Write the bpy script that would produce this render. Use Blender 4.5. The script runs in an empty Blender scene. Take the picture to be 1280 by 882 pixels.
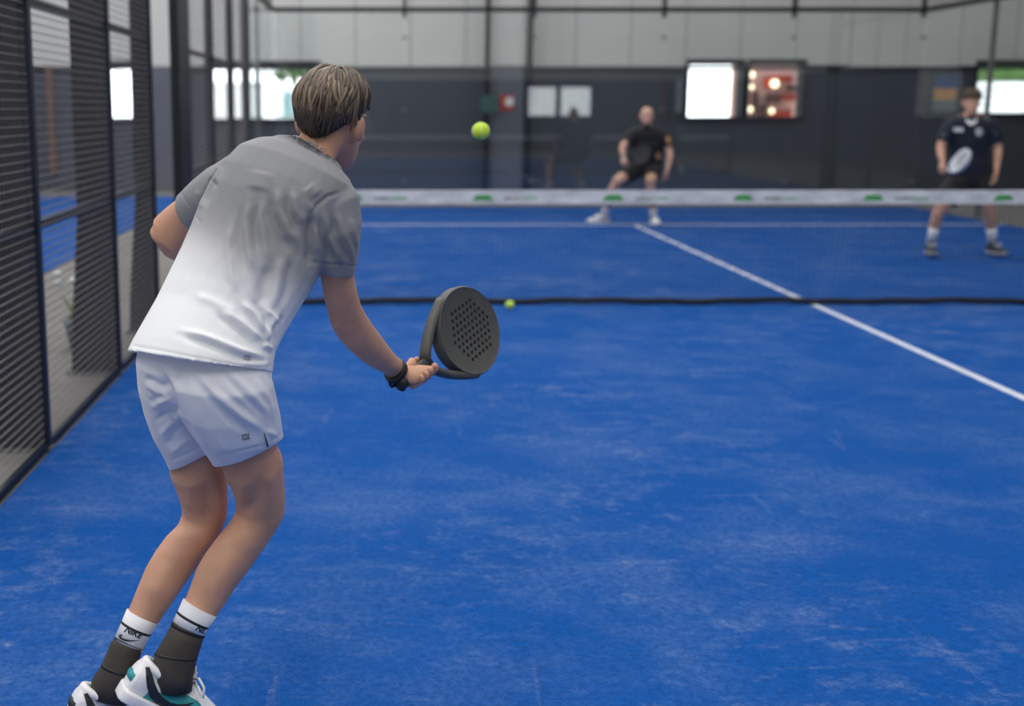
import bpy, math, random
import numpy as np
from mathutils import Vector, Matrix
from mathutils.bvhtree import BVHTree

rnd = random.Random(7)
SC = bpy.context.scene
COL = SC.collection

# ------------------------------------------------------------------ camera
F_PX, VX, YH, CY0 = 1575.0, 462.0, 134.0, 441.0
CAM = Vector((-3.54, -9.95, 1.545))
PITCH = math.atan((CY0 - YH) / F_PX)
cd = bpy.data.cameras.new('camera')
cam = bpy.data.objects.new('camera', cd)
COL.objects.link(cam)
cam.location = CAM
cam.rotation_euler = (math.pi / 2 - PITCH, 0, 0)
cd.sensor_width = 36.0
cd.lens = F_PX / 1280 * 36.0
cd.shift_x = (640 - VX) / 1280
cd.clip_end = 300
cd.dof.use_dof = True
cd.dof.focus_distance = 3.0
cd.dof.aperture_fstop = 2.3
SC.camera = cam

# ------------------------------------------------------------------ world, light, exposure
SC.view_settings.view_transform = 'Standard'
SC.view_settings.look = 'None'
SC.view_settings.exposure = 0.0
SC.view_settings.gamma = 1.0
SC.view_settings.use_curve_mapping = False
w = bpy.data.worlds.new('world')
SC.world = w
w.use_nodes = True
bg = w.node_tree.nodes['Background']
bg.inputs['Color'].default_value = (0.93, 0.97, 1.0, 1)
bg.inputs['Strength'].default_value = 4.8

ROOF_Z = 7.4
def roof_light(x, y, sx, sy, power):
    l = bpy.data.lights.new('rooflight_glow', 'AREA')
    l.shape = 'RECTANGLE'; l.size = sx; l.size_y = sy
    l.energy = power; l.color = (1.0, 0.985, 0.96)
    o = bpy.data.objects.new('rooflight_glow', l)
    o.location = (x, y, ROOF_Z - 0.12)
    COL.objects.link(o)
for _x, _p in ((-10.5, 1.15), (-5.2, 1.55), (0.0, 0.9), (5.2, 0.55)):
    for _y in (-12.0, -6.5, -1.0, 4.5, 11.0):
        roof_light(_x, _y, 2.2, 3.4, 135 * _p)

# ------------------------------------------------------------------ helpers
def P(px, py, d):
    """world point on the sight line through a pixel, d metres ahead of the camera along the court"""
    cx = (px - VX) / F_PX; cy = (py - CY0) / F_PX
    fy = math.cos(PITCH) - cy * math.sin(PITCH)
    fz = -math.sin(PITCH) - cy * math.cos(PITCH)
    k = d / fy
    return Vector((CAM.x + cx * k, CAM.y + d, CAM.z + fz * k))

def ground(px, py):
    """where the sight line meets the floor"""
    cy = (py - CY0) / F_PX
    fy = math.cos(PITCH) - cy * math.sin(PITCH)
    fz = -math.sin(PITCH) - cy * math.cos(PITCH)
    return P(px, py, -CAM.z / fz * fy)

def to_px(co):
    """world coordinates (n,3) -> pixels"""
    r = co - np.array(CAM)
    c, s = math.cos(PITCH), math.sin(PITCH)
    zc = r[:, 1] * c - r[:, 2] * s
    yc = -r[:, 2] * c - r[:, 1] * s
    return np.stack([VX + F_PX * r[:, 0] / zc, CY0 + F_PX * yc / zc], 1)

RIGHT = Vector((1, 0, 0))
FWD = Vector((0, math.cos(PITCH), -math.sin(PITCH)))
UPV = Vector((0, math.sin(PITCH), math.cos(PITCH)))

def link(name, me, parent=None, loc=None):
    o = bpy.data.objects.new(name, me)
    COL.objects.link(o)
    if parent is not None:
        o.parent = parent
    if loc is not None:
        o.location = loc
    return o

def tag(o, label=None, cat=None, group=None, kind=None):
    if label: o['label'] = label
    if cat: o['category'] = cat
    if group: o['group'] = group
    if kind: o['kind'] = kind
    return o

def empty(name, loc, label=None, cat=None, group=None, kind=None):
    o = link(name, None, None, loc)
    o.empty_display_size = 0.1
    return tag(o, label, cat, group, kind)

def root_loc(o):
    v = Vector((0, 0, 0))
    while o is not None:
        v += o.location; o = o.parent
    return v

class MB:
    def __init__(self):
        self.v = []; self.f = []
    def add(self, vs, fs):
        b = len(self.v)
        self.v += [tuple(x) for x in vs]
        self.f += [tuple(b + i for i in q) for q in fs]
        return self
    def box(self, x0, x1, y0, y1, z0, z1):
        vs = [(x, y, z) for z in (z0, z1) for y in (y0, y1) for x in (x0, x1)]
        return self.add(vs, [(0, 2, 3, 1), (4, 5, 7, 6), (0, 1, 5, 4), (2, 6, 7, 3), (0, 4, 6, 2), (1, 3, 7, 5)])
    def obox(self, c, ax, ay, az):
        c, ax, ay, az = Vector(c), Vector(ax), Vector(ay), Vector(az)
        vs = [c + ax * i + ay * j + az * k for k in (-1, 1) for j in (-1, 1) for i in (-1, 1)]
        return self.add(vs, [(0, 2, 3, 1), (4, 5, 7, 6), (0, 1, 5, 4), (2, 6, 7, 3), (0, 4, 6, 2), (1, 3, 7, 5)])
    def prism(self, poly, axis, a, b):
        """poly in the two other axes, extruded along axis from a to b"""
        n = len(poly); vs = []
        for t in (a, b):
            for p in poly:
                vs.append({'x': (t, p[0], p[1]), 'y': (p[0], t, p[1]), 'z': (p[0], p[1], t)}[axis])
        fs = [tuple(range(n)), tuple(range(2 * n - 1, n - 1, -1))]
        fs += [(i, i + n, (i + 1) % n + n, (i + 1) % n) for i in range(n)]
        return self.add(vs, fs)
    def rings(self, rings, cap=True):
        n = len(rings[0]); vs = [p for r in rings for p in r]; fs = []
        for k in range(len(rings) - 1):
            for i in range(n):
                j = (i + 1) % n
                fs.append((k * n + i, k * n + j, (k + 1) * n + j, (k + 1) * n + i))
        if cap:
            fs.append(tuple(range(n - 1, -1, -1)))
            fs.append(tuple((len(rings) - 1) * n + i for i in range(n)))
        return self.add(vs, fs)
    def tube(self, pts, rad, n=8, flat=1.0, nref=None, closed=False):
        pts = [Vector(p) for p in pts]
        if not hasattr(rad, '__len__'): rad = [rad] * len(pts)
        m = len(pts); rs = []; prev = None
        for i, p in enumerate(pts):
            if closed: t = pts[(i + 1) % m] - pts[i - 1]
            else: t = pts[min(i + 1, m - 1)] - pts[max(i - 1, 0)]
            t.normalize()
            if nref is not None: a = Vector(nref)
            else: a = prev if prev is not None else (Vector((0, 0, 1)) if abs(t.z) < 0.9 else Vector((1, 0, 0)))
            a = (a - t * a.dot(t)).normalized(); prev = a
            b = t.cross(a)
            rs.append([p + (a * math.cos(2 * math.pi * k / n) * flat + b * math.sin(2 * math.pi * k / n)) * rad[i] for k in range(n)])
        if closed:
            rs.append(rs[0]); return self.rings(rs, cap=False)
        return self.rings(rs)
    def ball_end_tube(self, pts, rad, n=10):
        """tube with rounded ends"""
        pts = [Vector(p) for p in pts]
        t0 = (pts[0] - pts[1]).normalized(); t1 = (pts[-1] - pts[-2]).normalized()
        P2 = [pts[0] + t0 * rad[0] * 0.95, pts[0] + t0 * rad[0] * 0.7] + pts + [pts[-1] + t1 * rad[-1] * 0.7, pts[-1] + t1 * rad[-1] * 0.95]
        R2 = [rad[0] * 0.3, rad[0] * 0.72] + list(rad) + [rad[-1] * 0.72, rad[-1] * 0.3]
        return self.tube(P2, R2, n)
    def ellipsoid(self, c, ax, ay, az, n=14, m=9):
        c, ax, ay, az = Vector(c), Vector(ax), Vector(ay), Vector(az)
        rs = []
        for k in range(m):
            th = math.pi * (k + 0.35) / (m - 0.3)
            rs.append([c + az * math.cos(th) + (ax * math.cos(2 * math.pi * i / n) + ay * math.sin(2 * math.pi * i / n)) * math.sin(th) for i in range(n)])
        return self.rings(rs)
    def xform(self, M):
        self.v = [tuple(M @ Vector(p)) for p in self.v]; return self
    def join(self, o):
        return self.add(o.v, o.f)
    def mesh(self, name, off=None):
        me = bpy.data.meshes.new(name)
        vs = self.v
        if off is not None: vs = [(p[0] - off[0], p[1] - off[1], p[2] - off[2]) for p in vs]
        me.from_pydata(vs, [], self.f)
        me.validate(); me.update()
        return me
    def build(self, name, m, parent=None, smooth=False):
        off = root_loc(parent) if parent is not None else None
        me = self.mesh(name, off)
        me.materials.append(m)
        if smooth:
            me.polygons.foreach_set('use_smooth', [True] * len(me.polygons))
        return link(name, me, parent)

def remesh(mb, voxel, smooth=8, fac=0.5):
    """one continuous skin over overlapping closed shapes; returns (verts, faces)"""
    me = mb.mesh('tmp')
    o = link('tmp', me)
    r = o.modifiers.new('r', 'REMESH'); r.mode = 'VOXEL'; r.voxel_size = voxel; r.adaptivity = 0
    if smooth:
        s = o.modifiers.new('s', 'SMOOTH'); s.factor = fac; s.iterations = smooth
    dg = bpy.context.evaluated_depsgraph_get()
    ev = o.evaluated_get(dg)
    m2 = bpy.data.meshes.new_from_object(ev)
    n = len(m2.vertices); co = np.empty(n * 3); m2.vertices.foreach_get('co', co); co = co.reshape(-1, 3)
    nn = np.empty(n * 3); m2.vertex_normals.foreach_get('vector', nn); nn = nn.reshape(-1, 3)
    fs = [tuple(p.vertices) for p in m2.polygons]
    bpy.data.objects.remove(o); bpy.data.meshes.remove(me); bpy.data.meshes.remove(m2)
    return co, nn, fs

def part(name, co, fs, m, parent, attrs=None, smooth=True):
    off = np.array(root_loc(parent)) if parent is not None else np.zeros(3)
    me = bpy.data.meshes.new(name)
    me.from_pydata((np.asarray(co) - off).tolist(), [], fs)
    me.update()
    if attrs:
        for k, a in attrs.items():
            at = me.attributes.new(k, 'FLOAT', 'POINT')
            at.data.foreach_set('value', np.asarray(a, dtype=np.float32))
    me.materials.append(m)
    if smooth:
        me.polygons.foreach_set('use_smooth', [True] * len(me.polygons))
    return link(name, me, parent)

def smoothstep(a, b, x):
    t = np.clip((x - a) / (b - a), 0, 1)
    return t * t * (3 - 2 * t)

# ------------------------------------------------------------------ materials
def lin(r, g, b):
    def f(c):
        c /= 255.0
        return c / 12.92 if c <= 0.04045 else ((c + 0.055) / 1.055) ** 2.4
    return (f(r), f(g), f(b), 1.0)

def mat(name, col, rough=0.6, metal=0.0, var=0.0, vscale=8.0, bump=0.0, bscale=60.0, spec=0.5, emit=None, estr=0.0, sheen=0.0, sss=0.0, stretch=None, col2=None):
    m = bpy.data.materials.new(name)
    m.use_nodes = True
    nt = m.node_tree; b = nt.nodes['Principled BSDF']
    b.inputs['Base Color'].default_value = col
    b.inputs['Roughness'].default_value = rough
    b.inputs['Metallic'].default_value = metal
    b.inputs['Specular IOR Level'].default_value = spec
    if sheen: b.inputs['Sheen Weight'].default_value = sheen
    if sss:
        b.inputs['Subsurface Weight'].default_value = sss
        b.inputs['Subsurface Radius'].default_value = (0.012, 0.005, 0.003)
        b.inputs['Subsurface Scale'].default_value = 1.0
    if emit:
        b.inputs['Emission Color'].default_value = emit
        b.inputs['Emission Strength'].default_value = estr
    tc = None
    if var or bump:
        tc = nt.nodes.new('ShaderNodeTexCoord')
        vec = tc.outputs['Object']
        if stretch:
            mp = nt.nodes.new('ShaderNodeMapping'); mp.inputs['Scale'].default_value = stretch
            nt.links.new(vec, mp.inputs['Vector']); vec = mp.outputs['Vector']
    if var:
        n = nt.nodes.new('ShaderNodeTexNoise'); n.inputs['Scale'].default_value = vscale; n.inputs['Detail'].default_value = 4
        nt.links.new(vec, n.inputs['Vector'])
        rp = nt.nodes.new('ShaderNodeValToRGB')
        rp.color_ramp.elements[0].position = 0.3; rp.color_ramp.elements[1].position = 0.7
        c2 = col2 if col2 else tuple(min(1, c * (1 + var)) for c in col[:3]) + (1,)
        c1 = tuple(c * (1 - var) for c in col[:3]) + (1,)
        if col2: c1 = col
        rp.color_ramp.elements[0].color = c1; rp.color_ramp.elements[1].color = c2
        nt.links.new(n.outputs['Fac'], rp.inputs['Fac'])
        nt.links.new(rp.outputs['Color'], b.inputs['Base Color'])
    if bump:
        n2 = nt.nodes.new('ShaderNodeTexNoise'); n2.inputs['Scale'].default_value = bscale; n2.inputs['Detail'].default_value = 3
        nt.links.new(vec, n2.inputs['Vector'])
        bp = nt.nodes.new('ShaderNodeBump'); bp.inputs['Strength'].default_value = bump; bp.inputs['Distance'].default_value = 0.01
        nt.links.new(n2.outputs['Fac'], bp.inputs['Height'])
        nt.links.new(bp.outputs['Normal'], b.inputs['Normal'])
    return m

def turf_material():
    m = bpy.data.materials.new('blue_turf'); m.use_nodes = True
    nt = m.node_tree; b = nt.nodes['Principled BSDF']; L = nt.links.new
    b.inputs['Roughness'].default_value = 0.9; b.inputs['Specular IOR Level'].default_value = 0.12
    tc = nt.nodes.new('ShaderNodeTexCoord')
    def noise(sc, det, stretch=(1, 1, 1), rough=0.55, rot=0.0, dist=0.0):
        mp = nt.nodes.new('ShaderNodeMapping'); mp.inputs['Scale'].default_value = stretch; mp.inputs['Rotation'].default_value = (0, 0, rot)
        L(tc.outputs['Object'], mp.inputs['Vector'])
        n = nt.nodes.new('ShaderNodeTexNoise'); n.inputs['Scale'].default_value = sc; n.inputs['Detail'].default_value = det
        n.inputs['Roughness'].default_value = rough; n.inputs['Distortion'].default_value = dist
        L(mp.outputs['Vector'], n.inputs['Vector']); return n.outputs['Fac']
    def ramp(x, a, b_, lo=0.0, hi=1.0):
        r = nt.nodes.new('ShaderNodeMapRange'); r.inputs['From Min'].default_value = a; r.inputs['From Max'].default_value = b_
        r.inputs['To Min'].default_value = lo; r.inputs['To Max'].default_value = hi
        r.interpolation_type = 'SMOOTHSTEP'
        L(x, r.inputs['Value']); return r.outputs['Result']
    def mul(a, c):
        n = nt.nodes.new('ShaderNodeMath'); n.operation = 'MULTIPLY'; L(a, n.inputs[0])
        if isinstance(c, float): n.inputs[1].default_value = c
        else: L(c, n.inputs[1])
        return n.outputs[0]
    def add(a, c):
        n = nt.nodes.new('ShaderNodeMath'); n.operation = 'ADD'; L(a, n.inputs[0]); L(c, n.inputs[1]); n.use_clamp = True; return n.outputs[0]
    grain = noise(150, 3, rough=0.75)
    clump = noise(38, 4, rough=0.75)
    big = ramp(noise(0.5, 3), 0.34, 0.66, 0.12, 1.0)
    haze = ramp(noise(1.3, 6, rough=0.68), 0.40, 0.70)
    patch = ramp(noise(4.2, 7, rough=0.72), 0.50, 0.72)
    streak = ramp(noise(2.0, 7, (1.0, 2.6, 1), 0.7, 0.25, 0.5), 0.52, 0.72)
    thin = ramp(noise(1.1, 7, (1.0, 9.0, 1), 0.6, 0.12, 0.4), 0.60, 0.70)
    thin2 = ramp(noise(1.0, 6, (8.0, 1.0, 1), 0.6, 0.55, 0.6), 0.63, 0.72)
    blot = ramp(noise(7.0, 5, (1, 1.3, 1), 0.65, 0.2), 0.58, 0.70)
    s = add(mul(haze, 0.22), mul(mul(patch, big), 0.52))
    s = add(s, mul(mul(streak, big), 0.5)); s = add(s, mul(mul(blot, big), 0.42))
    s = add(s, mul(thin, 0.18)); s = add(s, mul(thin2, 0.22))
    s = mul(s, ramp(clump, 0.28, 0.72, 0.25, 1.25))
    s = mul(s, ramp(grain, 0.3, 0.7, 0.55, 1.25))
    base = nt.nodes.new('ShaderNodeMix'); base.data_type = 'RGBA'
    base.inputs['A'].default_value = lin(0, 62, 130); base.inputs['B'].default_value = lin(4, 84, 166)
    L(ramp(add(mul(grain, 0.5), mul(clump, 0.5)), 0.32, 0.68), base.inputs['Factor'])
    mx = nt.nodes.new('ShaderNodeMix'); mx.data_type = 'RGBA'
    L(base.outputs['Result'], mx.inputs['A']); mx.inputs['B'].default_value = lin(138, 156, 186)
    L(mul(s, 0.74), mx.inputs['Factor'])
    L(mx.outputs['Result'], b.inputs['Base Color'])
    bp = nt.nodes.new('ShaderNodeBump'); bp.inputs['Strength'].default_value = 0.5; bp.inputs['Distance'].default_value = 0.006
    L(grain, bp.inputs['Height']); L(bp.outputs['Normal'], b.inputs['Normal'])
    return m

def glass_material(name, refl, tint):
    m = bpy.data.materials.new(name); m.use_nodes = True
    nt = m.node_tree; nt.nodes.clear()
    out = nt.nodes.new('ShaderNodeOutputMaterial')
    t = nt.nodes.new('ShaderNodeBsdfTransparent'); t.inputs['Color'].default_value = tint
    g = nt.nodes.new('ShaderNodeBsdfGlossy'); g.inputs['Roughness'].default_value = 0.0
    lw = nt.nodes.new('ShaderNodeFresnel')
    ge = nt.nodes.new('ShaderNodeNewGeometry'); mr = nt.nodes.new('ShaderNodeMapRange')   # a thin pane: same reflectance on both faces
    mr.inputs['To Min'].default_value = refl; mr.inputs['To Max'].default_value = 1.0 / refl
    nt.links.new(ge.outputs['Backfacing'], mr.inputs['Value']); nt.links.new(mr.outputs['Result'], lw.inputs['IOR'])
    mx = nt.nodes.new('ShaderNodeMixShader')
    nt.links.new(lw.outputs['Fac'], mx.inputs['Fac'])
    nt.links.new(t.outputs['BSDF'], mx.inputs[1]); nt.links.new(g.outputs['BSDF'], mx.inputs[2])
    nt.links.new(mx.outputs['Shader'], out.inputs['Surface'])
    return m

def attr_mix(name, attr, stops, rough=0.7, bump=0.0, bscale=900, sheen=0.0, var=0.0, vscale=3.0, spec=0.3):
    m = mat(name, stops[0][1], rough, bump=bump, bscale=bscale, sheen=sheen, spec=spec)
    nt = m.node_tree
    a = nt.nodes.new('ShaderNodeAttribute'); a.attribute_name = attr
    r = nt.nodes.new('ShaderNodeValToRGB')
    while len(r.color_ramp.elements) < len(stops): r.color_ramp.elements.new(0.5)
    for e, (p, c) in zip(r.color_ramp.elements, stops):
        e.position = p; e.color = c
    nt.links.new(a.outputs['Fac'], r.inputs['Fac'])
    nt.links.new(r.outputs['Color'], nt.nodes['Principled BSDF'].inputs['Base Color'])
    return m

M = {}
M['turf'] = turf_material()
M['line'] = mat('white_line', lin(205, 210, 225), 0.8, var=0.14, vscale=14, bump=0.3, bscale=250)
M['concrete'] = mat('concrete', lin(118, 114, 110), 0.8, var=0.12, vscale=2.5)
M['dark_wall'] = mat('dark_wall_paint', lin(70, 76, 87), 0.65, var=0.06, vscale=1.2)
M['grey_panel'] = mat('grey_cladding', lin(206, 207, 203), 0.6, var=0.04, vscale=0.9)
M['blue_grey'] = mat('blue_grey_paint', lin(98, 102, 114), 0.6, var=0.05, vscale=2)
M['frame_dark'] = mat('dark_window_frame', lin(38, 41, 47), 0.5, var=0.08, vscale=6)
M['roof'] = mat('roof_sheet', lin(150, 150, 148), 0.7, var=0.05, vscale=1)
M['black_steel'] = mat('black_steel', lin(22, 22, 24), 0.45, 0.2, var=0.1, vscale=9)
M['navy_steel'] = mat('navy_steel', lin(20, 27, 42), 0.45, 0.2, var=0.1, vscale=9)
M['grey_steel'] = mat('grey_steel', lin(120, 120, 122), 0.4, 0.4, var=0.1, vscale=9)
M['wire'] = mat('fence_wire', lin(138, 133, 130), 0.5, 0.2, var=0.1, vscale=20)
M['glass'] = glass_material('court_glass', 1.7, (0.93, 0.95, 0.95, 1))
M['side_glass'] = glass_material('side_glass', 1.04, (0.95, 0.97, 0.97, 1))
M['pane'] = glass_material('window_pane', 1.45, (0.97, 0.98, 0.98, 1))
M['net_cord'] = mat('net_cord', lin(30, 34, 46), 0.8, var=0.1, vscale=30)
M['net_black'] = mat('net_black_band', lin(22, 25, 34), 0.8, var=0.2, vscale=12)
M['tape'] = mat('net_tape', lin(232, 232, 234), 0.7, var=0.5, vscale=5.0, stretch=(1.2, 1, 3.5), col2=lin(188, 190, 194))
M['green_print'] = mat('green_print', lin(62, 158, 72), 0.6, var=0.1, vscale=30)
M['dark_print'] = mat('dark_print', lin(52, 54, 58), 0.6, var=0.1, vscale=30)
M['ball'] = mat('ball_felt', lin(205, 235, 50), 0.9, var=0.1, vscale=40, bump=0.4, bscale=900, sheen=0.4)
M['ball_seam'] = mat('ball_seam', lin(235, 240, 210), 0.8, var=0.05, vscale=30)
M['skin'] = mat('skin', lin(198, 150, 123), 0.55, var=0.09, vscale=14, bump=0.06, bscale=350, sss=0.12)
M['skin_b'] = mat('skin_ruddy', lin(205, 160, 138), 0.55, var=0.08, vscale=10, sss=0.1)
M['skin_c'] = mat('skin_light', lin(205, 158, 132), 0.55, var=0.08, vscale=10, sss=0.1)
M['white_fabric'] = mat('white_fabric', lin(226, 227, 233), 0.75, var=0.025, vscale=20, bump=0.08, bscale=1500, sheen=0.15, spec=0.25)
M['shirt'] = attr_mix('ombre_shirt', 'fade', [(0.0, lin(134, 135, 138)), (0.4, lin(160, 160, 162)), (0.75, lin(208, 208, 211)), (1.0, lin(230, 231, 234))], 0.72, bump=0.08, bscale=1500, sheen=0.15)
M['sock_dark'] = mat('sheer_dark_sock', lin(62, 56, 50), 0.8, var=0.16, vscale=22, bump=0.2, bscale=700)
M['sock_white'] = mat('ribbed_white_sock', lin(230, 230, 234), 0.85, var=0.03, vscale=30, bump=0.25, bscale=900)
M['black_cloth'] = mat('black_cloth', lin(30, 30, 33), 0.8, var=0.12, vscale=12, bump=0.1, bscale=600)
M['charcoal_cloth'] = mat('charcoal_cloth', lin(40, 41, 44), 0.8, var=0.12, vscale=12)
M['navy_cloth'] = mat('navy_cloth', lin(26, 33, 48), 0.8, var=0.12, vscale=12)
M['grey_trim'] = mat('grey_trim', lin(110, 116, 128), 0.8, var=0.08, vscale=12)
M['rubber'] = mat('black_rubber', lin(26, 27, 29), 0.55, var=0.12, vscale=30)
M['shoe_white'] = mat('shoe_white', lin(232, 231, 233), 0.5, var=0.03, vscale=20)
M['shoe_teal'] = mat('shoe_teal', lin(40, 146, 150), 0.6, var=0.12, vscale=40, bump=0.25, bscale=500)
M['shoe_black'] = mat('shoe_black', lin(34, 40, 44), 0.5, var=0.1, vscale=30)
M['shoe_grey'] = mat('shoe_grey', lin(160, 160, 160), 0.6, var=0.1, vscale=30)
M['racket'] = mat('racket_carbon', lin(76, 76, 73), 0.5, var=0.08, vscale=40, bump=0.15, bscale=1200, spec=0.4)
M['racket_hole'] = mat('racket_hole_black', lin(14, 14, 15), 0.9, var=0.1, vscale=40)
M['racket_pale'] = mat('racket_pale', lin(190, 194, 200), 0.4, var=0.18, vscale=14)
M['mark_grey'] = mat('grey_mark', lin(150, 156, 160), 0.6, var=0.05, vscale=30)
M['hair'] = attr_mix('brown_hair', 'tone', [(0.0, lin(30, 25, 21)), (0.5, lin(76, 62, 50)), (1.0, lin(128, 108, 88))], 0.5, spec=0.5)
M['hair_dark'] = mat('dark_hair', lin(58, 46, 38), 0.55, var=0.3, vscale=60, bump=0.5, bscale=180)
M['hair_c'] = mat('brown_mop', lin(74, 56, 44), 0.55, var=0.3, vscale=40, bump=0.6, bscale=120)
M['eye_white'] = mat('eye_white', lin(225, 222, 218), 0.3, var=0.02, vscale=60)
M['eye_dark'] = mat('eye_dark', lin(40, 30, 26), 0.3, var=0.1, vscale=60)
M['lips'] = mat('lips', lin(176, 104, 96), 0.5, var=0.06, vscale=60)
M['red_paint'] = mat('rust_red_paint', lin(104, 74, 70), 0.6, var=0.1, vscale=8)
M['copper'] = mat('orange_brown_paint', lin(116, 88, 72), 0.6, var=0.1, vscale=8)
M['sign_red'] = mat('sign_red', lin(190, 62, 50), 0.6, var=0.05, vscale=8)
M['sign_white'] = mat('sign_white', lin(232, 232, 230), 0.6, var=0.03, vscale=8)
M['sign_green'] = mat('sign_green', lin(58, 92, 86), 0.6, var=0.05, vscale=8)
M['poster_blue'] = mat('poster_blue', lin(62, 84, 128), 0.6, var=0.15, vscale=6)
M['poster_orange'] = mat('poster_orange', lin(196, 146, 92), 0.6, var=0.2, vscale=8)
M['poster_grey'] = mat('poster_grey', lin(110, 118, 128), 0.6, var=0.15, vscale=8)
M['asphalt'] = mat('asphalt', lin(170, 168, 164), 0.9, var=0.1, vscale=1.5)
M['leaf'] = mat('leaf_green', lin(78, 112, 60), 0.7, var=0.35, vscale=2.5, bump=0.5, bscale=8)
M['leaf_y'] = mat('leaf_yellow_green', lin(150, 160, 78), 0.7, var=0.25, vscale=20)
M['van_white'] = mat('van_white', lin(238, 238, 238), 0.4, var=0.02, vscale=2)
M['van_glass'] = mat('van_glass', lin(110, 150, 150), 0.2, var=0.05, vscale=3)
M['bulb'] = mat('bulb_glow', (1, 0.85, 0.6, 1), 0.5, emit=(1, 0.82, 0.55, 1), estr=3.0, var=0.02, vscale=3)
M['stall_red'] = mat('stall_red', lin(188, 66, 50), 0.6, var=0.15, vscale=4)
M['stall_pink'] = mat('stall_pink', lin(232, 186, 176), 0.7, var=0.1, vscale=4)
M['stall_brown'] = mat('stall_brown', lin(96, 70, 62), 0.7, var=0.15, vscale=4)
M['pot'] = mat('pot_teal_grey', lin(98, 118, 122), 0.6, var=0.08, vscale=9)
M['petal'] = mat('pale_petal', lin(206, 212, 214), 0.7, var=0.06, vscale=30)

# ------------------------------------------------------------------ hall shell
FAR_D = 24.05
FAR_Y = CAM.y + FAR_D
HX0, HX1, HY0 = -14.0, 9.5, -16.0
floor = MB().box(HX0, HX1, HY0, FAR_Y, -0.2, -0.012).build('floor', M['concrete']); tag(floor, kind='structure')
turf = MB()
turf.box(-5.0, 5.0, -10.0, 10.0, -0.012, 0.0)
turf_o = turf.build('court_floor', M['turf']); tag(turf_o, 'blue sand-dusted padel court turf', 'court floor', kind='structure')
adj = MB().box(-16.6 + 2.6, -6.65, -10, 12.4, -0.012, 0.0).build('court_floor', M['turf']); tag(adj, 'blue turf of the next court beyond the mesh fence', 'court floor', kind='structure')
for nm, b in (('court_line', (-0.028, 0.028, -6.95, 7.0)), ('court_line', (-4.98, 4.98, 6.93, 7.0)), ('court_line', (-4.98, 4.98, -7.0, -6.95))):
    MB().box(b[0], b[1], b[2], b[3], -0.006, 0.003 + 0.0005 * (nm == 'court_line')).build(nm, M['line'], turf_o)

def wall_with_holes(name, x0, x1, y0, y1, z0, z1, holes, m):
    """wall along X with rectangular openings (x0,x1,z0,z1)"""
    mb = MB(); xs = sorted(set([x0, x1] + [h[0] for h in holes] + [h[1] for h in holes]))
    for a, b in zip(xs[:-1], xs[1:]):
        c = (a + b) / 2; hs = sorted([(h[2], h[3]) for h in holes if h[0] < c < h[1]])
        z = z0
        for lo, hi in hs:
            if lo > z: mb.box(a, b, y0, y1, z, lo)
            z = hi
        if z < z1: mb.box(a, b, y0, y1, z, z1)
    o = mb.build(name, m); tag(o, kind='structure'); return o

def rect_px(xa, ya, xb, yb, d):
    p = P(xa, ya, d); q = P(xb, yb, d)
    return (p.x, q.x, min(p.z, q.z), max(p.z, q.z))

SPLIT_Z = P(640, 83, FAR_D).z
WINS = [rect_px(120, 147, 181, 83, FAR_D), rect_px(262, 148, 398, 83, FAR_D), rect_px(858, 146, 926, 81, FAR_D),
        rect_px(934, 146, 1003, 81, FAR_D), rect_px(1217, 142, 1300, 82, FAR_D)]
lowholes = [(a, b, c, d) for a, b, c, d in WINS]
far = wall_with_holes('wall_far', HX0, HX1, FAR_Y, FAR_Y + 0.25, -0.02, ROOF_Z, lowholes, M['dark_wall'])
# pale cladding panels on the upper far wall, one by one
xx = HX0; k = 0
while xx < HX1 - 0.2:
    wd = 1.02
    a, b = xx + 0.008, min(xx + wd - 0.008, HX1)
    zb = SPLIT_Z + 0.0
    mid = (a + b) / 2
    for h in WINS:
        if h[0] < b and h[1] > a: zb = max(zb, h[3])
    MB().box(a, b, FAR_Y - 0.03 - 0.006 * (k % 2), FAR_Y + 0.001, zb, ROOF_Z - 0.02).build('cladding_panel', M['grey_panel'], far)
    xx += wd; k += 1
MB().box(HX0, HX1, FAR_Y - 0.05, FAR_Y, SPLIT_Z - 0.06, SPLIT_Z - 0.001).build('ledge', M['frame_dark'], far)

def window(n, h, y, s, extra=0.07):
    """frame and pane of a wall opening; s = side the frame stands proud on"""
    root = empty('window_%d' % n, ((h[0] + h[1]) / 2, y, h[2])); tag(root, kind='structure')
    e = extra; y0, y1 = sorted((y - 0.06 * s, y + 0.2 * s))
    for bx in ((h[0] - e, h[0], h[2] - e, h[3] + e), (h[1], h[1] + e, h[2] - e, h[3] + e)):
        MB().box(bx[0], bx[1], y0, y1, bx[2], bx[3]).build('jamb', M['frame_dark'], root)
    MB().box(h[0], h[1], y0, y1, h[3], h[3] + e).build('head', M['frame_dark'], root)
    if s > 0: MB().box(h[0] - e - 0.02, h[1] + e + 0.02, y0 - 0.02, y0, h[3] + 0.005, h[3] + 0.10).build('lintel', M['frame_dark'], root)
    MB().box(h[0], h[1], y0, y1, h[2] - e, h[2]).build('sill', M['frame_dark'], root)
    yp = y + 0.12 * s
    MB().box(h[0], h[1], yp - 0.003, yp + 0.003, h[2], h[3]).build('pane', M['pane'], root)
for i, h in enumerate(WINS): window(i + 1, h, FAR_Y, 1, 0.045)

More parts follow.
